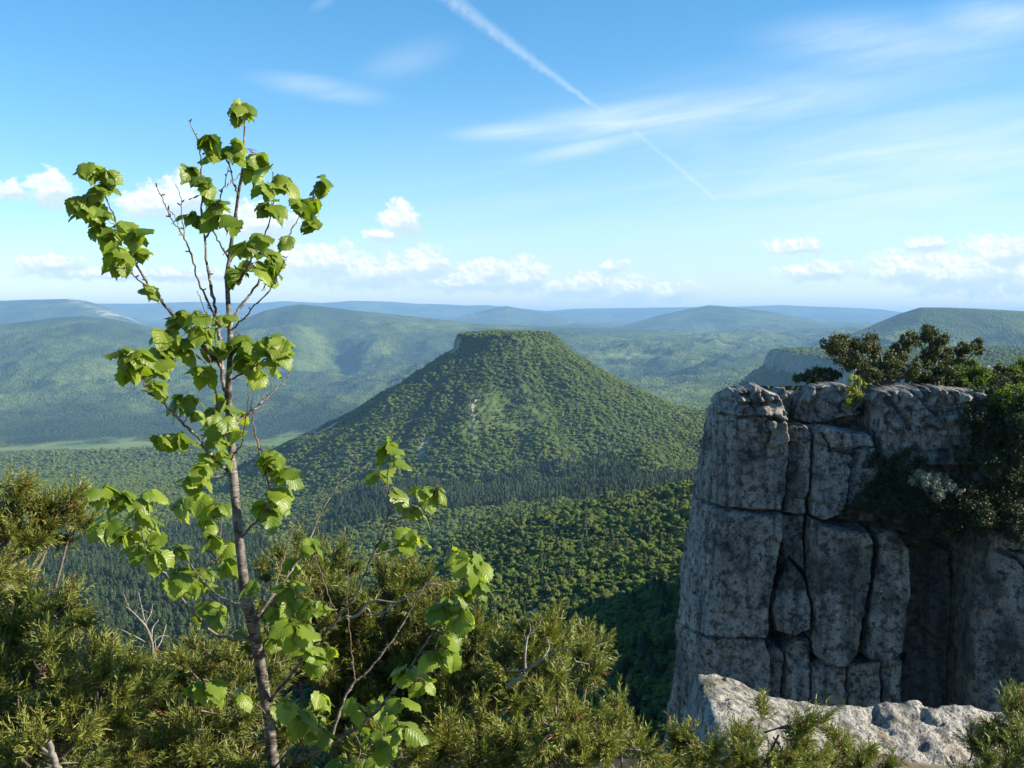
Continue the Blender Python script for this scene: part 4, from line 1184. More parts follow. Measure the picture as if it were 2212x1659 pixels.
# ------------------------------------------------------------------ foreground junipers
def needle_shoots(base, direc, length, rng, per=26, nl=0.021, nw=0.0026):
    """shoots of whorled needles: (m,3) bases, directions, lengths"""
    m_ = len(base)
    d = direc / (np.linalg.norm(direc, axis=1)[:, None] + 1e-9)
    t = np.tile(np.linspace(0.05, 1.0, per), (m_, 1)) + rng.normal(size=(m_, per)) * 0.02
    ref = rng.normal(size=(m_, 3)); a = np.cross(d, ref); a /= np.linalg.norm(a, axis=1)[:, None] + 1e-9
    b = np.cross(d, a)
    th = rng.uniform(0, 2 * np.pi, (m_, per))
    rad = a[:, None] * np.cos(th)[..., None] + b[:, None] * np.sin(th)[..., None]
    curve = np.array([0, 0, 0.25])[None, None] * (t ** 2)[..., None] * length[:, None, None]
    p = base[:, None] + d[:, None] * (t * length[:, None])[..., None] + curve
    tip = np.clip(t, 0, 1)[..., None]
    nd = rad * (1.0 - 0.35 * tip) + d[:, None] * (0.55 + 0.7 * tip) + rng.normal(size=(m_, per, 3)) * 0.15
    nd /= np.linalg.norm(nd, axis=2)[..., None]
    side = np.cross(nd, rng.normal(size=(m_, per, 3))); side /= np.linalg.norm(side, axis=2)[..., None] + 1e-9
    ln = (nl * rng.uniform(0.7, 1.25, (m_, per)))[..., None]
    v = np.stack([p - side * nw * 0.5, p + side * nw * 0.5, p + nd * ln * 0.6 + side * nw * 0.45, p + nd * ln, p + nd * ln * 0.6 - side * nw * 0.45], 2)
    nq = m_ * per
    v = v.reshape(nq * 5, 3)
    i = np.arange(nq)[:, None] * 5
    q = np.concatenate([i, i + 1, i + 2, i + 4], 1); tr = np.concatenate([i + 4, i + 2, i + 3], 1)
    tone = np.repeat(np.clip(0.25 + 0.55 * t + rng.normal(size=(m_, per)) * 0.15 + rng.normal(size=(m_, 1)) * 0.15, 0, 1).reshape(-1), 5)
    dry = np.repeat(((rng.uniform(size=(m_, per)) < 0.02) | (rng.uniform(size=(m_, 1)) < 0.03)).reshape(-1) * 1.0, 5)
    return v, q, tr, tone, dry

def juniper(label, lobes, base, seed, shoots=150, group='junipers on the cliff edge in front', name='juniper_bush', tone_shift=0.0):
    """lobes: (px, py, forward distance, radius in m)"""
    rng = np.random.default_rng(seed)
    b = np.array(base, float)
    root = thing(name, label, 'bush', tuple(b), group)
    parts, SB, SD, SL = [], [], [], []
    for px, py, y, r in lobes:
        c = W(px, py, y)
        e = c - b
        mid = e * 0.5 + rng.normal(size=3) * 0.10 * np.linalg.norm(e) + np.array([0, 0, -0.06])
        path = smooth_path([np.zeros(3), e * 0.22 + rng.normal(size=3) * 0.05, mid, e], 5)
        parts.append(tube(path, np.linspace(0.012, 0.004, len(path)), 5))
        # sprays: short branchlets from the lobe centre, each carrying shoots
        ns = max(5, int(26 * (r / 0.25) ** 2))
        for k in range(ns):
            d = rng.normal(size=3); d /= np.linalg.norm(d); d[2] = d[2] * 0.8 + 0.28; d /= np.linalg.norm(d)
            L = r * rng.uniform(0.55, 1.12)
            st = e + d * r * 0.10 + rng.normal(size=3) * 0.03
            en = e + d * L
            parts.append(tube(np.array([st, 0.5 * (st + en) + rng.normal(size=3) * 0.012, en]), [0.0042, 0.003, 0.0015], 3))
            m_ = int(shoots * 0.22 * (0.5 + r / 0.5))
            t = rng.uniform(0.25, 1.0, m_) ** 0.7
            pb = st + (en - st) * t[:, None]
            sd = d[None] * 1.0 + rng.normal(size=(m_, 3)) * 0.62 + np.array([0, 0, 0.18])
            SB.append(pb); SD.append(sd); SL.append(rng.uniform(0.035, 0.085, m_))
    v, q, tr, tone, dry = needle_shoots(np.concatenate(SB), np.concatenate(SD), np.concatenate(SL), rng)
    link('foliage', make_mesh('foliage', v, [q, tr], M_NEEDLE, False, {'tone': ('FLOAT', np.clip(tone + tone_shift, 0, 1)), 'dry': ('FLOAT', dry)}), root)
    v, f, a = join(parts)
    link('branches', make_mesh('branches', v, f, M_JBARK, True, {'along': ('FLOAT', a)}), root)
    return root, len(np.concatenate(SL))

def lobe_fill(poly, y0, y1, r, seed, gap=0.72):
    """lobe centres spread inside a picture outline between two distances, lower ones nearer"""
    rng = np.random.default_rng(seed)
    P = np.array(poly, float)
    out = []
    lo, hi = P.min(0), P.max(0)
    for _ in range(4000):
        p = rng.uniform(lo, hi)
        if poly_sd(np.array([p[0]]), np.array([p[1]]), P)[0] < r * FOC / ((y0 + y1) / 2) * 0.42:
            continue
        f = (p[1] - lo[1]) / (hi[1] - lo[1])
        y = y1 + (y0 - y1) * f + rng.normal() * 0.15
        rr = r * rng.uniform(0.75, 1.25)
        if all(math.hypot(p[0] - q[0], p[1] - q[1]) > gap * rr * FOC / y for q in out):
            out.append((p[0], p[1], y, rr))
    return out

tot = 0
JUN = [
    ('tall olive juniper at the left edge, nearest of the front row', [(-160, 1195), (-40, 1195), (40, 1235), (110, 1305), (170, 1355), (210, 1395), (240, 1460), (270, 1520), (330, 1680), (-140, 1720)], 2.7, 3.5, 0.17, (-1.55, 3.0, -2.3), 1, 0.05),
    ('dark low juniper below and left of the slender sapling', [(250, 1440), (330, 1420), (430, 1400), (520, 1380), (590, 1400), (640, 1500), (660, 1720), (240, 1720), (255, 1560)], 3.0, 3.9, 0.17, (-0.95, 3.3, -2.3), 2, -0.12),
    ('large olive juniper right behind the sapling', [(560, 1240), (610, 1180), (690, 1200), (760, 1250), (830, 1225), (900, 1250), (980, 1285), (1040, 1345), (1080, 1390), (1100, 1480), (1060, 1600), (900, 1640), (700, 1600), (600, 1480), (560, 1340)], 3.9, 4.6, 0.21, (-0.45, 4.2, -2.6), 3, -0.02),
    ('bushy yellowish juniper with a bare grey branch in the middle', [(1090, 1420), (1150, 1390), (1190, 1350), (1260, 1350), (1300, 1360), (1345, 1420), (1320, 1470), (1260, 1500), (1230, 1580), (1100, 1600), (1060, 1500)], 3.6, 4.2, 0.16, (0.2, 3.9, -2.5), 4, 0.12),
    ('low bright juniper filling the bottom middle', [(880, 1620), (1000, 1560), (1130, 1560), (1240, 1520), (1330, 1510), (1400, 1530), (1440, 1590), (1440, 1740), (680, 1740), (760, 1640)], 3.0, 3.6, 0.16, (0.2, 3.1, -2.3), 5, 0.16),
    ('pointed juniper in front of the sunlit ledge', [(1420, 1640), (1470, 1610), (1560, 1600), (1640, 1590), (1675, 1520), (1700, 1500), (1725, 1560), (1760, 1630), (1790, 1680), (1790, 1780), (1400, 1780)], 3.5, 4.0, 0.14, (0.95, 3.6, -2.3), 6, 0.14),
    ('small juniper on the ledge right of the pointed one', [(1790, 1620), (1820, 1600), (1870, 1620), (1885, 1650), (1870, 1720), (1780, 1760)], 3.7, 4.1, 0.13, (1.25, 3.9, -2.3), 7, 0.0),
    ('dark green juniper in the bottom right corner', [(2080, 1640), (2130, 1600), (2160, 1545), (2190, 1530), (2260, 1560), (2320, 1600), (2320, 1740), (2040, 1740), (2070, 1660)], 3.6, 4.1, 0.14, (1.85, 3.8, -2.3), 8, -0.02),
]
for lab, poly, y0, y1, r, base, seed, ts in JUN:
    lobes = lobe_fill(poly, y0, y1, r, seed * 10)
    _, n_ = juniper(lab, lobes, base, seed * 7, tone_shift=ts)
    tot += n_
# loose sprays standing up at the far left
_, n_ = juniper('thin juniper sprays standing above the left bush', [(8, 1080, 3.6, 0.07), (28, 1130, 3.6, 0.09), (95, 1105, 3.7, 0.07), (140, 1095, 3.7, 0.07), (155, 1140, 3.7, 0.06), (110, 1150, 3.7, 0.06), (60, 1175, 3.6, 0.10), (20, 1200, 3.6, 0.12)], (-1.85, 3.5, -1.15), 77)
tot += n_
print('shoots', tot)

# ------------------------------------------------------------------ the sapling
ZA = lambda x, y: (117.8 + x * 0.2841, 172.8 + y * 0.2841)
ZB = lambda x, y: (196.4 + x * 0.2367, 628.4 + y * 0.2367)
ZC = lambda x, y: (157.1 + x * 0.4318, 942.6 + y * 0.4318)
def tr(z, *pts):
    return [z(*p) for p in pts]
SAP_Y = 3.0
PXM = SAP_Y / FOC
TRUNK = tr(ZC, (1012, 1800), (1005, 1659), (988, 1450), (966, 1330), (940, 1150), (905, 960), (870, 820), (842, 600), (822, 400), (803, 200), (794, 130)) + \
    tr(ZB, (1286, 1400), (1266, 1150), (1252, 950), (1262, 750), (1270, 550), (1270, 350), (1255, 150)) + \
    tr(ZA, (1315, 1600), (1310, 1500), (1330, 1350), (1350, 1200), (1380, 1000), (1400, 850), (1430, 680), (1440, 500), (1445, 350), (1440, 280))
TR_R = [13, 12.5, 12, 12, 12.5, 12.5, 11, 9.5, 9, 10.5, 9.5, 9.5, 8, 7.5, 6.5, 6, 6, 5.2, 4.8, 4.8, 4.4, 4.2, 3.6, 3.3, 2.8, 2.2, 1.8, 1.2]
# branches: path in picture units, start radius, end radius, how far the tip comes towards (-) or goes away (+) in m
BR = [
    (tr(ZB, (1245, 960), (1205, 850), (1195, 700), (1180, 500), (1165, 350), (1140, 200), (1100, 0)) + tr(ZA, (1170, 1450), (1140, 1230), (1120, 1050), (1120, 850), (1115, 650), (1100, 500), (1050, 370), (1020, 305)), 5.5, 1.0, 0.10),
    (tr(ZA, (1140, 1225), (1200, 1110), (1240, 950), (1280, 830), (1320, 660)), 2.2, 0.9, -0.1),
    (tr(ZA, (1318, 1350), (1250, 1240), (1200, 1130), (1150, 1000)), 2.6, 1.0, 0.15),
    (tr(ZA, (1398, 880), (1360, 780), (1330, 650), (1280, 560), (1220, 440)), 2.0, 0.9, -0.12),
    (tr(ZA, (1415, 710), (1360, 770), (1300, 820)), 1.2, 0.7, -0.1),
    (tr(ZB, (1158, 310), (1100, 170), (1020, 0)) + tr(ZA, (1080, 1480), (1040, 1330), (990, 1210), (950, 1140), (890, 1060), (850, 970), (800, 860), (770, 810)), 3.0, 0.8, -0.2),
    (tr(ZA, (985, 1200), (980, 1120), (970, 1020), (955, 870), (920, 790)), 1.6, 0.7, 0.1),
    (tr(ZA, (950, 1140), (935, 1090), (905, 1030), (860, 970)), 1.2, 0.6, 0.1),
    (tr(ZB, (1250, 335), (1160, 290), (1090, 240), (1040, 190), (1010, 90), (970, 0)), 1.8, 0.7, -0.15),
    (tr(ZB, (1190, 700), (1160, 640), (1100, 590), (1000, 480), (920, 410), (820, 310), (740, 210), (640, 90), (570, 10)) + tr(ZA, (680, 1500), (610, 1380), (560, 1250), (500, 1150), (450, 1030), (400, 920), (370, 800), (330, 700)), 5.0, 1.0, -0.35),
    (tr(ZA, (760, 1625), (690, 1560), (620, 1500), (530, 1390), (500, 1330)), 1.8, 0.8, -0.25),
    (tr(ZA, (500, 1150), (450, 1100), (400, 1060)), 1.2, 0.6, 0.1),
    (tr(ZB, (1272, 310), (1330, 190), (1400, 90), (1470, 10)) + tr(ZA, (1560, 1520), (1620, 1410), (1700, 1310), (1760, 1230), (1820, 1110), (1900, 980), (1960, 890), (2010, 800), (2040, 740)), 3.6, 0.9, 0.25),
    (tr(ZA, (1330, 1595), (1430, 1490), (1500, 1360), (1560, 1260), (1610, 1150), (1650, 1000), (1670, 880), (1660, 700)), 2.8, 0.9, -0.3),
    (tr(ZB, (1290, 345), (1400, 250), (1500, 130), (1630, 0)) + tr(ZA, (1690, 1500), (1740, 1400), (1775, 1340)), 2.2, 0.7, -0.2),
    (tr(ZB, (1290, 805), (1400, 745), (1500, 690), (1570, 640), (1660, 560), (1750, 480)), 2.6, 0.9, -0.25),
    (tr(ZB, (1300, 1260), (1350, 1190), (1420, 1130), (1500, 1070), (1600, 980), (1700, 890), (1780, 810), (1835, 735)), 4.0, 0.8, 0.2),
    (tr(ZB, (1450, 1130), (1510, 1105), (1575, 1075)), 1.2, 0.6, 0.1),
    (tr(ZB, (1430, 1140), (1455, 1060), (1475, 990)), 1.2, 0.6, -0.1),
    (tr(ZB, (1575, 1000), (1555, 930)), 0.9, 0.5, 0.05), (tr(ZB, (1655, 920), (1640, 860)), 0.9, 0.5, 0.05), (tr(ZB, (1752, 825), (1740, 790)), 0.9, 0.5, -0.05),
    (tr(ZC, (848, 500), (930, 410), (990, 320), (975, 220), (945, 120), (922, 10)) + tr(ZB, (1540, 1450), (1500, 1290), (1465, 1125)), 3.0, 1.5, -0.15),
    (tr(ZC, (990, 330), (1060, 370), (1130, 430)), 1.2, 0.7, 0.1),
    (tr(ZB, (1262, 1590), (1300, 1500), (1370, 1390), (1400, 1250), (1430, 1080), (1430, 940)), 2.0, 0.7, -0.3),
    (tr(ZB, (1250, 1640), (1190, 1590), (1120, 1520), (1030, 1420), (980, 1340), (850, 1220), (760, 1130), (690, 1050), (600, 980), (530, 930), (460, 910)), 4.6, 1.2, -0.3),
    (tr(ZB, (540, 935), (500, 880), (460, 810), (420, 740)), 1.8, 0.9, -0.05),
    (tr(ZB, (545, 920), (550, 860), (520, 820)), 1.1, 0.6, 0.1),
    (tr(ZB, (850, 1215), (872, 1120), (860, 1010)), 1.4, 0.8, 0.1),
    (tr(ZB, (1005, 1370), (1060, 1300), (1110, 1240)), 1.4, 0.8, 0.12),
    (tr(ZB, (1010, 1410), (880, 1390), (750, 1340)), 1.7, 0.9, -0.1),
    (tr(ZB, (1265, 1430), (1220, 1350), (1190, 1250), (1160, 1130), (1150, 1000), (1120, 800), (1085, 640), (1060, 580)), 4.0, 1.3, -0.22),
    (tr(ZC, (785, 165), (750, 195), (705, 203), (660, 195)), 2.2, 0.9, -0.1),
    (tr(ZC, (862, 850), (800, 832), (730, 800), (660, 730), (590, 640), (540, 570)), 4.2, 1.0, 0.25),
    (tr(ZC, (895, 1010), (850, 1018), (780, 1010), (720, 990), (650, 930), (590, 870), (540, 800), (490, 720), (420, 640), (370, 570), (345, 480), (325, 340)), 4.2, 1.0, -0.35),
    (tr(ZC, (420, 640), (300, 590), (200, 560), (145, 525)), 1.3, 0.6, 0.1),
    (tr(ZC, (545, 850), (490, 815), (440, 780)), 1.2, 0.6, 0.1),
    (tr(ZC, (490, 640), (420, 550), (350, 460), (230, 330)), 1.8, 0.8, -0.1),
    (tr(ZC, (836, 735), (780, 665), (700, 580), (650, 470), (600, 350)), 2.4, 0.9, 0.2),
    (tr(ZC, (700, 640), (720, 590), (735, 500), (750, 400)), 1.6, 0.8, 0.1),
    (tr(ZC, (915, 915), (1000, 800), (1080, 690), (1150, 590), (1215, 440), (1260, 350), (1310, 270), (1380, 200), (1460, 150), (1505, 105)), 3.6, 0.8, 0.3),
    (tr(ZC, (1217, 430), (1210, 350), (1180, 285)), 1.3, 0.6, 0.1),
    (tr(ZC, (995, 790), (1050, 640), (1080, 530), (1105, 460)), 2.0, 0.7, 0.1),
    (tr(ZC, (925, 925), (1080, 740), (1160, 650), (1228, 565)), 2.4, 0.8, -0.15),
    (tr(ZC, (990, 775), (950, 755), (910, 715)), 1.2, 0.6, -0.1),
    (tr(ZC, (1320, 890), (1280, 790), (1230, 650), (1215, 590)), 1.6, 0.7, 0.15),
    (tr(ZC, (985, 1330), (1040, 1255), (1080, 1210), (1140, 1130), (1200, 1050), (1270, 980), (1330, 910), (1400, 820), (1450, 720), (1500, 600), (1560, 460), (1585, 330), (1575, 200), (1585, 90)), 5.2, 1.0, -0.3),
    (tr(ZC, (1563, 455), (1640, 410), (1720, 360), (1790, 290), (1840, 250)), 2.0, 0.8, -0.1),
    (tr(ZC, (1583, 340), (1630, 310)), 1.2, 0.7, -0.05), (tr(ZC, (1535, 500), (1505, 430)), 1.0, 0.5, 0.05), (tr(ZC, (1580, 290), (1545, 220)), 1.2, 0.7, 0.05),
    (tr(ZC, (1505, 590), (1600, 560), (1680, 500)), 1.5, 0.8, 0.1),
    (tr(ZC, (1300, 1500), (1340, 1370), (1400, 1240), (1470, 1180), (1570, 1060), (1640, 960), (1700, 850), (1760, 750), (1830, 650), (1880, 590), (1922, 492)), 4.0, 0.8, 0.2),
    (tr(ZC, (1412, 1225), (1405, 1160), (1390, 1020), (1375, 850), (1378, 600)), 1.8, 0.7, 0.1),
    (tr(ZC, (1010, 1750), (1100, 1650), (1250, 1560), (1380, 1480), (1500, 1390), (1580, 1310), (1650, 1210), (1720, 1110), (1800, 990), (1880, 880), (1940, 770), (1975, 680)), 6.5, 1.0, -0.35),
    (tr(ZC, (1060, 1690), (1130, 1560), (1160, 1490), (1240, 1450)), 2.6, 1.0, -0.15),
    (tr(ZC, (1140, 1530), (1130, 1420), (1090, 1340)), 1.6, 0.8, -0.1),
    (tr(ZC, (1400, 1470), (1440, 1560), (1420, 1630)), 1.8, 0.9, -0.1), (tr(ZC, (1440, 1600), (1490, 1580), (1560, 1550)), 1.2, 0.8, -0.1),
    (tr(ZC, (1580, 1310), (1620, 1420), (1660, 1480)), 1.3, 0.8, -0.1),
    (tr(ZC, (975, 1390), (900, 1330), (780, 1280), (700, 1250)), 1.6, 0.8, -0.2),
    (tr(ZC, (960, 960), (1030, 1060), (1020, 1130), (1100, 1110)), 2.0, 0.9, 0.15), (tr(ZC, (1215, 1040), (1160, 1010), (1110, 970)), 1.3, 0.8, -0.1),
]
CLUSTERS = [('A', *c) for c in [(1425, 230, 130, 15), (1165, 440, 85, 9), (1215, 560, 60, 5), (1360, 560, 105, 9), (1390, 480, 60, 4), (1540, 590, 90, 8), (1500, 690, 60, 4), (1030, 680, 95, 9), (1140, 770, 85, 7), (1640, 670, 30, 2), (1730, 770, 95, 9), (1610, 820, 75, 6), (1640, 980, 115, 11), (1850, 930, 95, 10), (2050, 770, 105, 8), (1980, 920, 50, 4), (1960, 1090, 85, 7), (1780, 1200, 40, 4), (1580, 1200, 65, 6), (1460, 1260, 85, 7), (1600, 1330, 100, 8), (1370, 1460, 95, 9), (1520, 1430, 95, 9), (1640, 1450, 90, 8), (1690, 1360, 50, 4), (1060, 1040, 75, 6), (1220, 950, 90, 8), (1270, 1050, 105, 9), (1395, 1080, 35, 2), (1130, 880, 50, 3),
    (250, 680, 110, 10), (400, 700, 60, 5), (330, 830, 85, 7), (190, 920, 115, 10), (270, 1000, 85, 7), (370, 1020, 85, 7), (350, 1140, 105, 10), (460, 1170, 60, 5), (620, 1170, 75, 6), (520, 1090, 50, 3), (460, 1300, 105, 10), (520, 1390, 80, 6), (640, 1310, 65, 6), (700, 1590, 45, 4), (770, 1590, 30, 2)]] + \
    [('B', *c) for c in [(850, 220, 110, 8), (970, 220, 60, 3), (780, 270, 60, 4), (680, 390, 110, 10), (650, 560, 110, 9), (860, 550, 60, 4), (760, 480, 70, 5), (890, 470, 60, 4), (1000, 340, 90, 5), (1090, 370, 80, 4), (1100, 520, 80, 4), (1220, 500, 90, 5), (1210, 260, 80, 5), (1370, 430, 90, 6), (1330, 500, 60, 3), (1440, 480, 80, 5), (1400, 640, 95, 8), (1530, 490, 60, 4), (1640, 450, 80, 6), (1770, 480, 105, 11), (1720, 600, 50, 3), (1500, 650, 60, 4), (1540, 740, 40, 3), (1620, 650, 50, 4), (290, 570, 95, 7), (430, 570, 85, 7), (330, 700, 110, 10), (560, 700, 110, 11), (600, 850, 60, 5), (990, 720, 85, 8), (840, 1000, 120, 11), (960, 1000, 60, 5), (970, 1130, 75, 5), (1120, 1100, 90, 6), (1200, 1180, 70, 4), (1240, 1030, 85, 6), (1330, 1110, 50, 3), (650, 1370, 105, 6), (820, 1330, 95, 6), (1060, 1250, 60, 4), (1360, 1290, 40, 2), (1150, 1340, 60, 4), (1050, 1510, 85, 3), (1180, 1470, 80, 3), (1650, 1530, 110, 8), (1700, 1630, 90, 5), (1050, 1620, 70, 4)]] + \
    [('C', *c) for c in [(150, 280, 75, 6), (250, 320, 80, 8), (370, 300, 70, 6), (180, 430, 70, 6), (270, 480, 80, 7), (370, 420, 60, 5), (340, 370, 60, 4), (440, 490, 60, 4), (330, 560, 60, 4), (420, 590, 70, 6), (530, 570, 70, 6), (610, 220, 70, 6), (660, 160, 40, 2), (560, 330, 80, 8), (650, 310, 60, 4), (730, 360, 75, 8), (680, 430, 60, 4), (690, 510, 65, 5), (790, 540, 60, 3), (780, 640, 60, 5), (530, 700, 80, 8), (590, 740, 70, 5), (660, 680, 75, 6), (670, 760, 60, 4), (680, 840, 60, 4), (730, 890, 85, 6), (620, 890, 30, 2), (810, 1000, 40, 3), (1000, 100, 70, 5), (1060, 190, 70, 6), (1040, 280, 80, 7), (980, 370, 90, 8), (1180, 540, 90, 7), (1110, 620, 60, 4), (920, 730, 40, 2), (1080, 750, 80, 6), (1100, 830, 60, 4), (1180, 830, 60, 4), (1240, 850, 65, 5), (1030, 890, 70, 4), (1030, 990, 70, 5), (1110, 980, 90, 8), (1180, 960, 60, 4), (1150, 1080, 70, 6), (1220, 1100, 80, 7), (1290, 1070, 50, 3), (640, 1250, 65, 4), (700, 1240, 50, 3), (740, 1270, 50, 3), (840, 1300, 60, 3), (1000, 1340, 70, 4), (1080, 1350, 80, 6), (1150, 1380, 60, 4), (1240, 1310, 70, 5), (1190, 1420, 60, 4), (1240, 1480, 80, 5), (1580, 80, 80, 6), (1620, 130, 30, 2), (1530, 200, 50, 4), (1600, 290, 60, 4), (1770, 280, 70, 6), (1830, 270, 40, 5), (1710, 370, 70, 6), (1690, 490, 80, 7), (1740, 520, 60, 4), (1640, 560, 60, 4), (1570, 540, 50, 3), (1930, 600, 70, 6), (1990, 630, 80, 6), (2040, 640, 40, 3), (2020, 740, 70, 6), (1930, 780, 50, 4), (1860, 860, 70, 6), (1960, 890, 70, 6), (1900, 930, 50, 3), (1860, 1000, 80, 6), (1910, 1000, 40, 3), (1830, 1100, 80, 8), (1670, 1190, 80, 7), (1760, 1230, 80, 5), (1650, 1330, 50, 3), (1530, 1340, 80, 6), (1600, 1390, 60, 4), (1430, 1360, 60, 4), (1450, 1480, 60, 4), (1540, 1480, 50, 2), (1660, 1480, 70, 6), (1570, 1550, 70, 6), (1340, 1640, 70, 5), (1440, 1640, 70, 6), (1530, 1640, 60, 4)]]

srng = np.random.default_rng(99)
sap = thing('lime_sapling', 'slender young lime sapling with bright green leaves and several bare twigs', 'tree', tuple(W(*TRUNK[0], SAP_Y) + np.array([0, 0, -0.55])))
S0 = np.array(sap.location)
tp = [W(x, y, SAP_Y + 0.04 * math.sin(i * 0.7)) for i, (x, y) in enumerate(TRUNK)]
tp = [S0 + np.array([0.02, 0, -0.05])] + tp
tpath = smooth_path(tp, 5)
trad = np.interp(np.linspace(0, len(tp) - 1, len(tpath)), np.arange(len(tp)), [15] + TR_R) * PXM
v, f, a = tube(tpath - S0, trad * (1 + 0.05 * srng.normal(size=len(trad))), 12)
link('trunk', make_mesh('trunk', v, f, M_BARK, True, {'along': ('FLOAT', a)}), sap)
known = [(np.array(TRUNK), np.array(tp[1:]))]           # picture path + world path
allp = [np.array(tp[1:])[:, 1]]
allq = [np.array(TRUNK)]
for path, r0, r1, dz in BR:
    P2 = np.array(path, float)
    Q = np.vstack(allq); D = np.concatenate(allp)
    i = np.argmin(np.hypot(*(Q - P2[0]).T))
    y0 = D[i]
    s = np.concatenate([[0], np.cumsum(np.hypot(*np.diff(P2, axis=0).T))]); s /= s[-1]
    ys = y0 + dz * s ** 0.9
    P3 = np.array([W(x, y, yy) for (x, y), yy in zip(P2, ys)])
    sp = smooth_path(P3, 5)
    sp[1:-1] += srng.normal(size=(len(sp) - 2, 3)) * 0.0014
    rr = np.linspace(r0, r1, len(sp)) * 0.86 * PXM
    kn = 1 + 0.35 * (srng.uniform(size=len(sp)) > 0.8)
    parts = [tube(sp - S0, rr * kn, 7)]
    # side buds
    for k in range(len(sp) // 5):
        j = srng.integers(1, len(sp) - 1)
        d = srng.normal(size=3); d[2] = abs(d[2]); d /= np.linalg.norm(d)
        parts.append(tube(np.array([sp[j], sp[j] + d * 0.008, sp[j] + d * 0.013]) - S0, [0.0015, 0.0022, 0.0006], 5))
    v, f, a = join(parts)
    link('branch', make_mesh('branch', v, f, M_BARK if r0 > 3.4 else M_TWIG, True, {'along': ('FLOAT', a)}), sap)
    allp.append(ys); allq.append(P2)
    # densify for leaf depth lookup
    for k in range(len(P2) - 1):
        t = np.linspace(0, 1, 6)[1:-1, None]
        allq.append(P2[k] * (1 - t) + P2[k + 1] * t); allp.append((ys[k] * (1 - t) + ys[k + 1] * t)[:, 0])

NT_, NS_ = 10, 7
def leaf_shape(rng):
    """heart-shaped toothed leaf, unit length along +x, blade normal +z; grid NT_ x NS_"""
    t = np.linspace(0, 1, NT_)
    wd = np.interp(t, [0, 0.06, 0.16, 0.3, 0.45, 0.6, 0.75, 0.88, 0.95, 1.0], [0.10, 0.34, 0.47, 0.51, 0.49, 0.42, 0.30, 0.14, 0.05, 0.0])
    wd = wd * (1 + 0.10 * np.where(np.arange(NT_) % 2, 1, -1) * (t > 0.1) * (t < 0.93))
    s = np.linspace(-1, 1, NS_)
    T, S = np.meshgrid(t, s, indexing='ij')
    Wd = wd[:, None] * S
    x = T - 0.16 * np.abs(S) ** 1.5 * np.exp(-T * 7) + 0.02 * np.abs(S)
    cup, droop, fold = rng.uniform(0.05, 0.5), rng.uniform(0.0, 0.8), rng.uniform(-0.1, 0.4)
    z = -cup * Wd ** 2 * 2.2 - droop * T ** 2 * 0.8 + fold * np.abs(Wd) + 0.05 * np.sin(8 * T + rng.uniform(0, 6)) * np.abs(S) ** 2 * np.sign(S + rng.normal() * 0.5) + rng.normal() * 0.12 * Wd * T
    y = Wd * (1 - 0.2 * cup)
    return np.stack([x, y, z], -1).reshape(-1, 3), np.stack([S, T], -1).reshape(-1, 2)

LV, LF, LST, PET = [], [], [], []
lf0 = grid_faces(NT_, NS_)
Q = np.vstack(allq); D = np.concatenate(allp)
off = 0
for zc, x, y, r, n in CLUSTERS:
    zf, sc = {'A': (ZA, 0.2841), 'B': (ZB, 0.2367), 'C': (ZC, 0.4318)}[zc]
    cx, cy = zf(x, y)
    rad = r * sc
    i = np.argmin(np.hypot(Q[:, 0] - cx, Q[:, 1] - cy))
    c3 = W(cx, cy + rad * 0.1, D[i] + srng.normal() * 0.03)
    br = W(Q[i, 0], Q[i, 1], D[i])
    rm = rad * PXM
    for k in range(n + (2 if n > 4 and zc == 'C' else 0)):
        d = srng.normal(size=3); d /= np.linalg.norm(d)
        base = c3 + d * rm * srng.uniform(0.05, 0.45) + np.array([0, 0, rm * 0.25])
        out = d * np.array([1.0, 1.0, 0.35]) + np.array([0, 0, -0.55]) + srng.normal(size=3) * 0.15
        out /= np.linalg.norm(out)
        up = np.array([0.25, -0.15, 0.9]) + d * 0.5 + srng.normal(size=3) * 0.35
        sd = np.cross(up, out); sd /= np.linalg.norm(sd) + 1e-9
        nr = np.cross(out, sd)
        size = np.clip(srng.normal(0.046, 0.011) if zc != 'A' else srng.normal(0.044, 0.009), 0.020, 0.066)
        if n <= 3: size *= 1.05
        v0, st0 = leaf_shape(srng)
        vv = base + (v0[:, :1] * out + v0[:, 1:2] * sd * 1.02 + v0[:, 2:3] * nr) * size
        LV.append(vv); LF.append(lf0 + off); off += len(vv)
        LST.append(np.column_stack([st0, np.full(len(st0), np.clip(srng.normal(0.5, 0.36), 0, 1))]))
        pb = br + (c3 - br) * srng.uniform(0.2, 0.7)
        PET.append(tube(np.array([pb, 0.5 * (pb + base) + np.array([0, 0, 0.006]), base]) - S0, [0.0011, 0.0008, 0.0007], 3))
crown = link('crown', make_mesh('crown', np.concatenate(LV) - S0, np.concatenate(LF), M_LEAF, True, {'st': ('FLOAT_VECTOR', np.concatenate(LST))}), sap)
v, f, a = join(PET)
link('leaf_stalks', make_mesh('leaf_stalks', v, f, M_TWIG, True, {'along': ('FLOAT', a)}), sap)
print('leaves', len(LV))

# ------------------------------------------------------------------ dead wood
def dead(name, label, cat, paths, y, seed, mat=M_DEAD):
    rng = np.random.default_rng(seed)
    b = W(*paths[0][0][0], y)
    root = None; parts = []
    for pts, r0, r1, dz in paths:
        n = len(pts)
        P3 = np.array([W(px, py, y + dz * i / max(1, n - 1)) for i, (px, py) in enumerate(pts)])
        sp = smooth_path(P3, 5)
        sp[1:] += rng.normal(size=(len(sp) - 1, 3)) * min(0.002, 0.25 * r1)
        parts.append(tube(sp - b, np.linspace(r0, r1, len(sp)) , 7))
    v, f, a = join(parts)
    o = link(name, make_mesh(name, v, f, mat, True, {'along': ('FLOAT', a)}), None, tuple(b))
    return tag(o, label, cat)

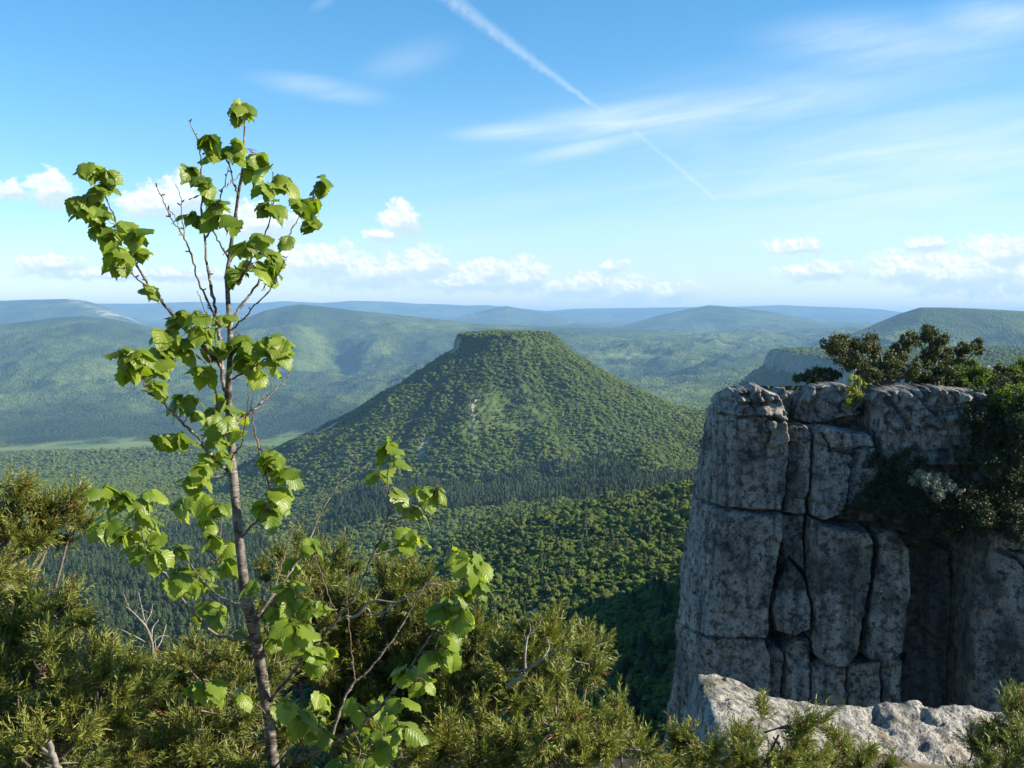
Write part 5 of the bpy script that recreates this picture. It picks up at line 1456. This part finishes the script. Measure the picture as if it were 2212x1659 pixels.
dead('dead_shrub', 'grey leafless dead shrub with fine twigs left of the sapling', 'shrub',
     [(tr(ZC, (400, 1110), (395, 1030), (370, 960), (340, 920), (300, 880), (265, 850)), 0.007, 0.0015, -0.1), (tr(ZC, (395, 1030), (400, 960), (430, 920)), 0.003, 0.001, 0.1),
      (tr(ZC, (370, 960), (350, 880), (330, 780)), 0.003, 0.001, 0.1), (tr(ZC, (340, 920), (290, 870), (250, 780)), 0.003, 0.001, -0.1),
      (tr(ZC, (395, 1040), (440, 1000), (485, 1000)), 0.003, 0.001, 0.05), (tr(ZC, (395, 1050), (330, 1010), (240, 965)), 0.003, 0.001, -0.1),
      (tr(ZC, (400, 1090), (440, 1030), (470, 940)), 0.003, 0.001, 0.1), (tr(ZC, (360, 940), (390, 890), (400, 840)), 0.002, 0.001, 0.1),
      (tr(ZC, (395, 1060), (300, 1050), (250, 1040)), 0.002, 0.001, 0.0), (tr(ZC, (415, 1110), (415, 1060), (410, 1000)), 0.003, 0.001, 0.05), (tr(ZC, (310, 890), (330, 860), (380, 880)), 0.002, 0.001, 0.0)], 4.0, 5)
FQ = lambda x, y: (1106 + x * 0.5, 829.5 + y * 0.5)
dead('dead_branch', 'bare silvery forked branch beside the yellowish middle juniper', 'branch',
     [(tr(FQ, (-20, 1300), (50, 1260), (70, 1230), (130, 1190), (180, 1160), (240, 1140)), 0.009, 0.002, -0.15), (tr(FQ, (60, 1250), (55, 1180), (65, 1100), (75, 1080), (110, 1050), (130, 1012)), 0.006, 0.0012, 0.0),
      (tr(FQ, (65, 1105), (80, 1060), (72, 1025)), 0.003, 0.001, 0.0), (tr(FQ, (130, 1190), (160, 1140), (150, 1090)), 0.003, 0.001, 0.1), (tr(FQ, (70, 1230), (20, 1240), (-40, 1240)), 0.004, 0.001, 0.1)], 3.55, 6)
dead('dead_branch', 'broken pale stub of wood sticking up in the bottom left corner', 'branch',
     [([(145, 1700), (128, 1665), (115, 1630), (106, 1602)], 0.011, 0.007, -0.05), ([(120, 1640), (85, 1610), (60, 1570)], 0.006, 0.002, 0.05)], 2.6, 7)
dead('dead_branch', 'twisted grey branch inside the juniper right of the sapling', 'branch',
     [(tr(ZC, (1370, 900), (1400, 905), (1440, 880), (1470, 840), (1520, 820), (1620, 830), (1700, 790), (1770, 745), (1830, 740)), 0.006, 0.002, -0.1), (tr(ZC, (1440, 880), (1470, 860), (1490, 880)), 0.004, 0.002, 0.0), (tr(ZC, (1620, 830), (1560, 880), (1470, 900)), 0.004, 0.002, 0.05)], 3.75, 8)

# ------------------------------------------------------------------ haze
def haze(density, x=34000, y0=-60, y1=33000, z0=-1400, z1=330):
    m_, nt, out = material('hazy_air')
    pv = nt.n('ShaderNodeVolumePrincipled')
    pv.inputs['Color'].default_value = (0.30, 0.58, 1.0, 1)
    pv.inputs['Density'].default_value = density
    pv.inputs['Anisotropy'].default_value = 0.0
    nt.l(pv.outputs[0], out.inputs['Volume'])
    v = np.array([(sx * x, yy, zz) for zz in (z0, z1) for yy in (y0, y1) for sx in (-1, 1)], float)
    f = np.array([(0, 2, 3, 1), (4, 5, 7, 6), (0, 1, 5, 4), (2, 6, 7, 3), (0, 4, 6, 2), (1, 3, 7, 5)])
    return tag(link('haze', make_mesh('haze', v, f, m_)), 'thin blue haze over the far valley and mountains', 'haze', kind='stuff')
haze(5.7e-5)
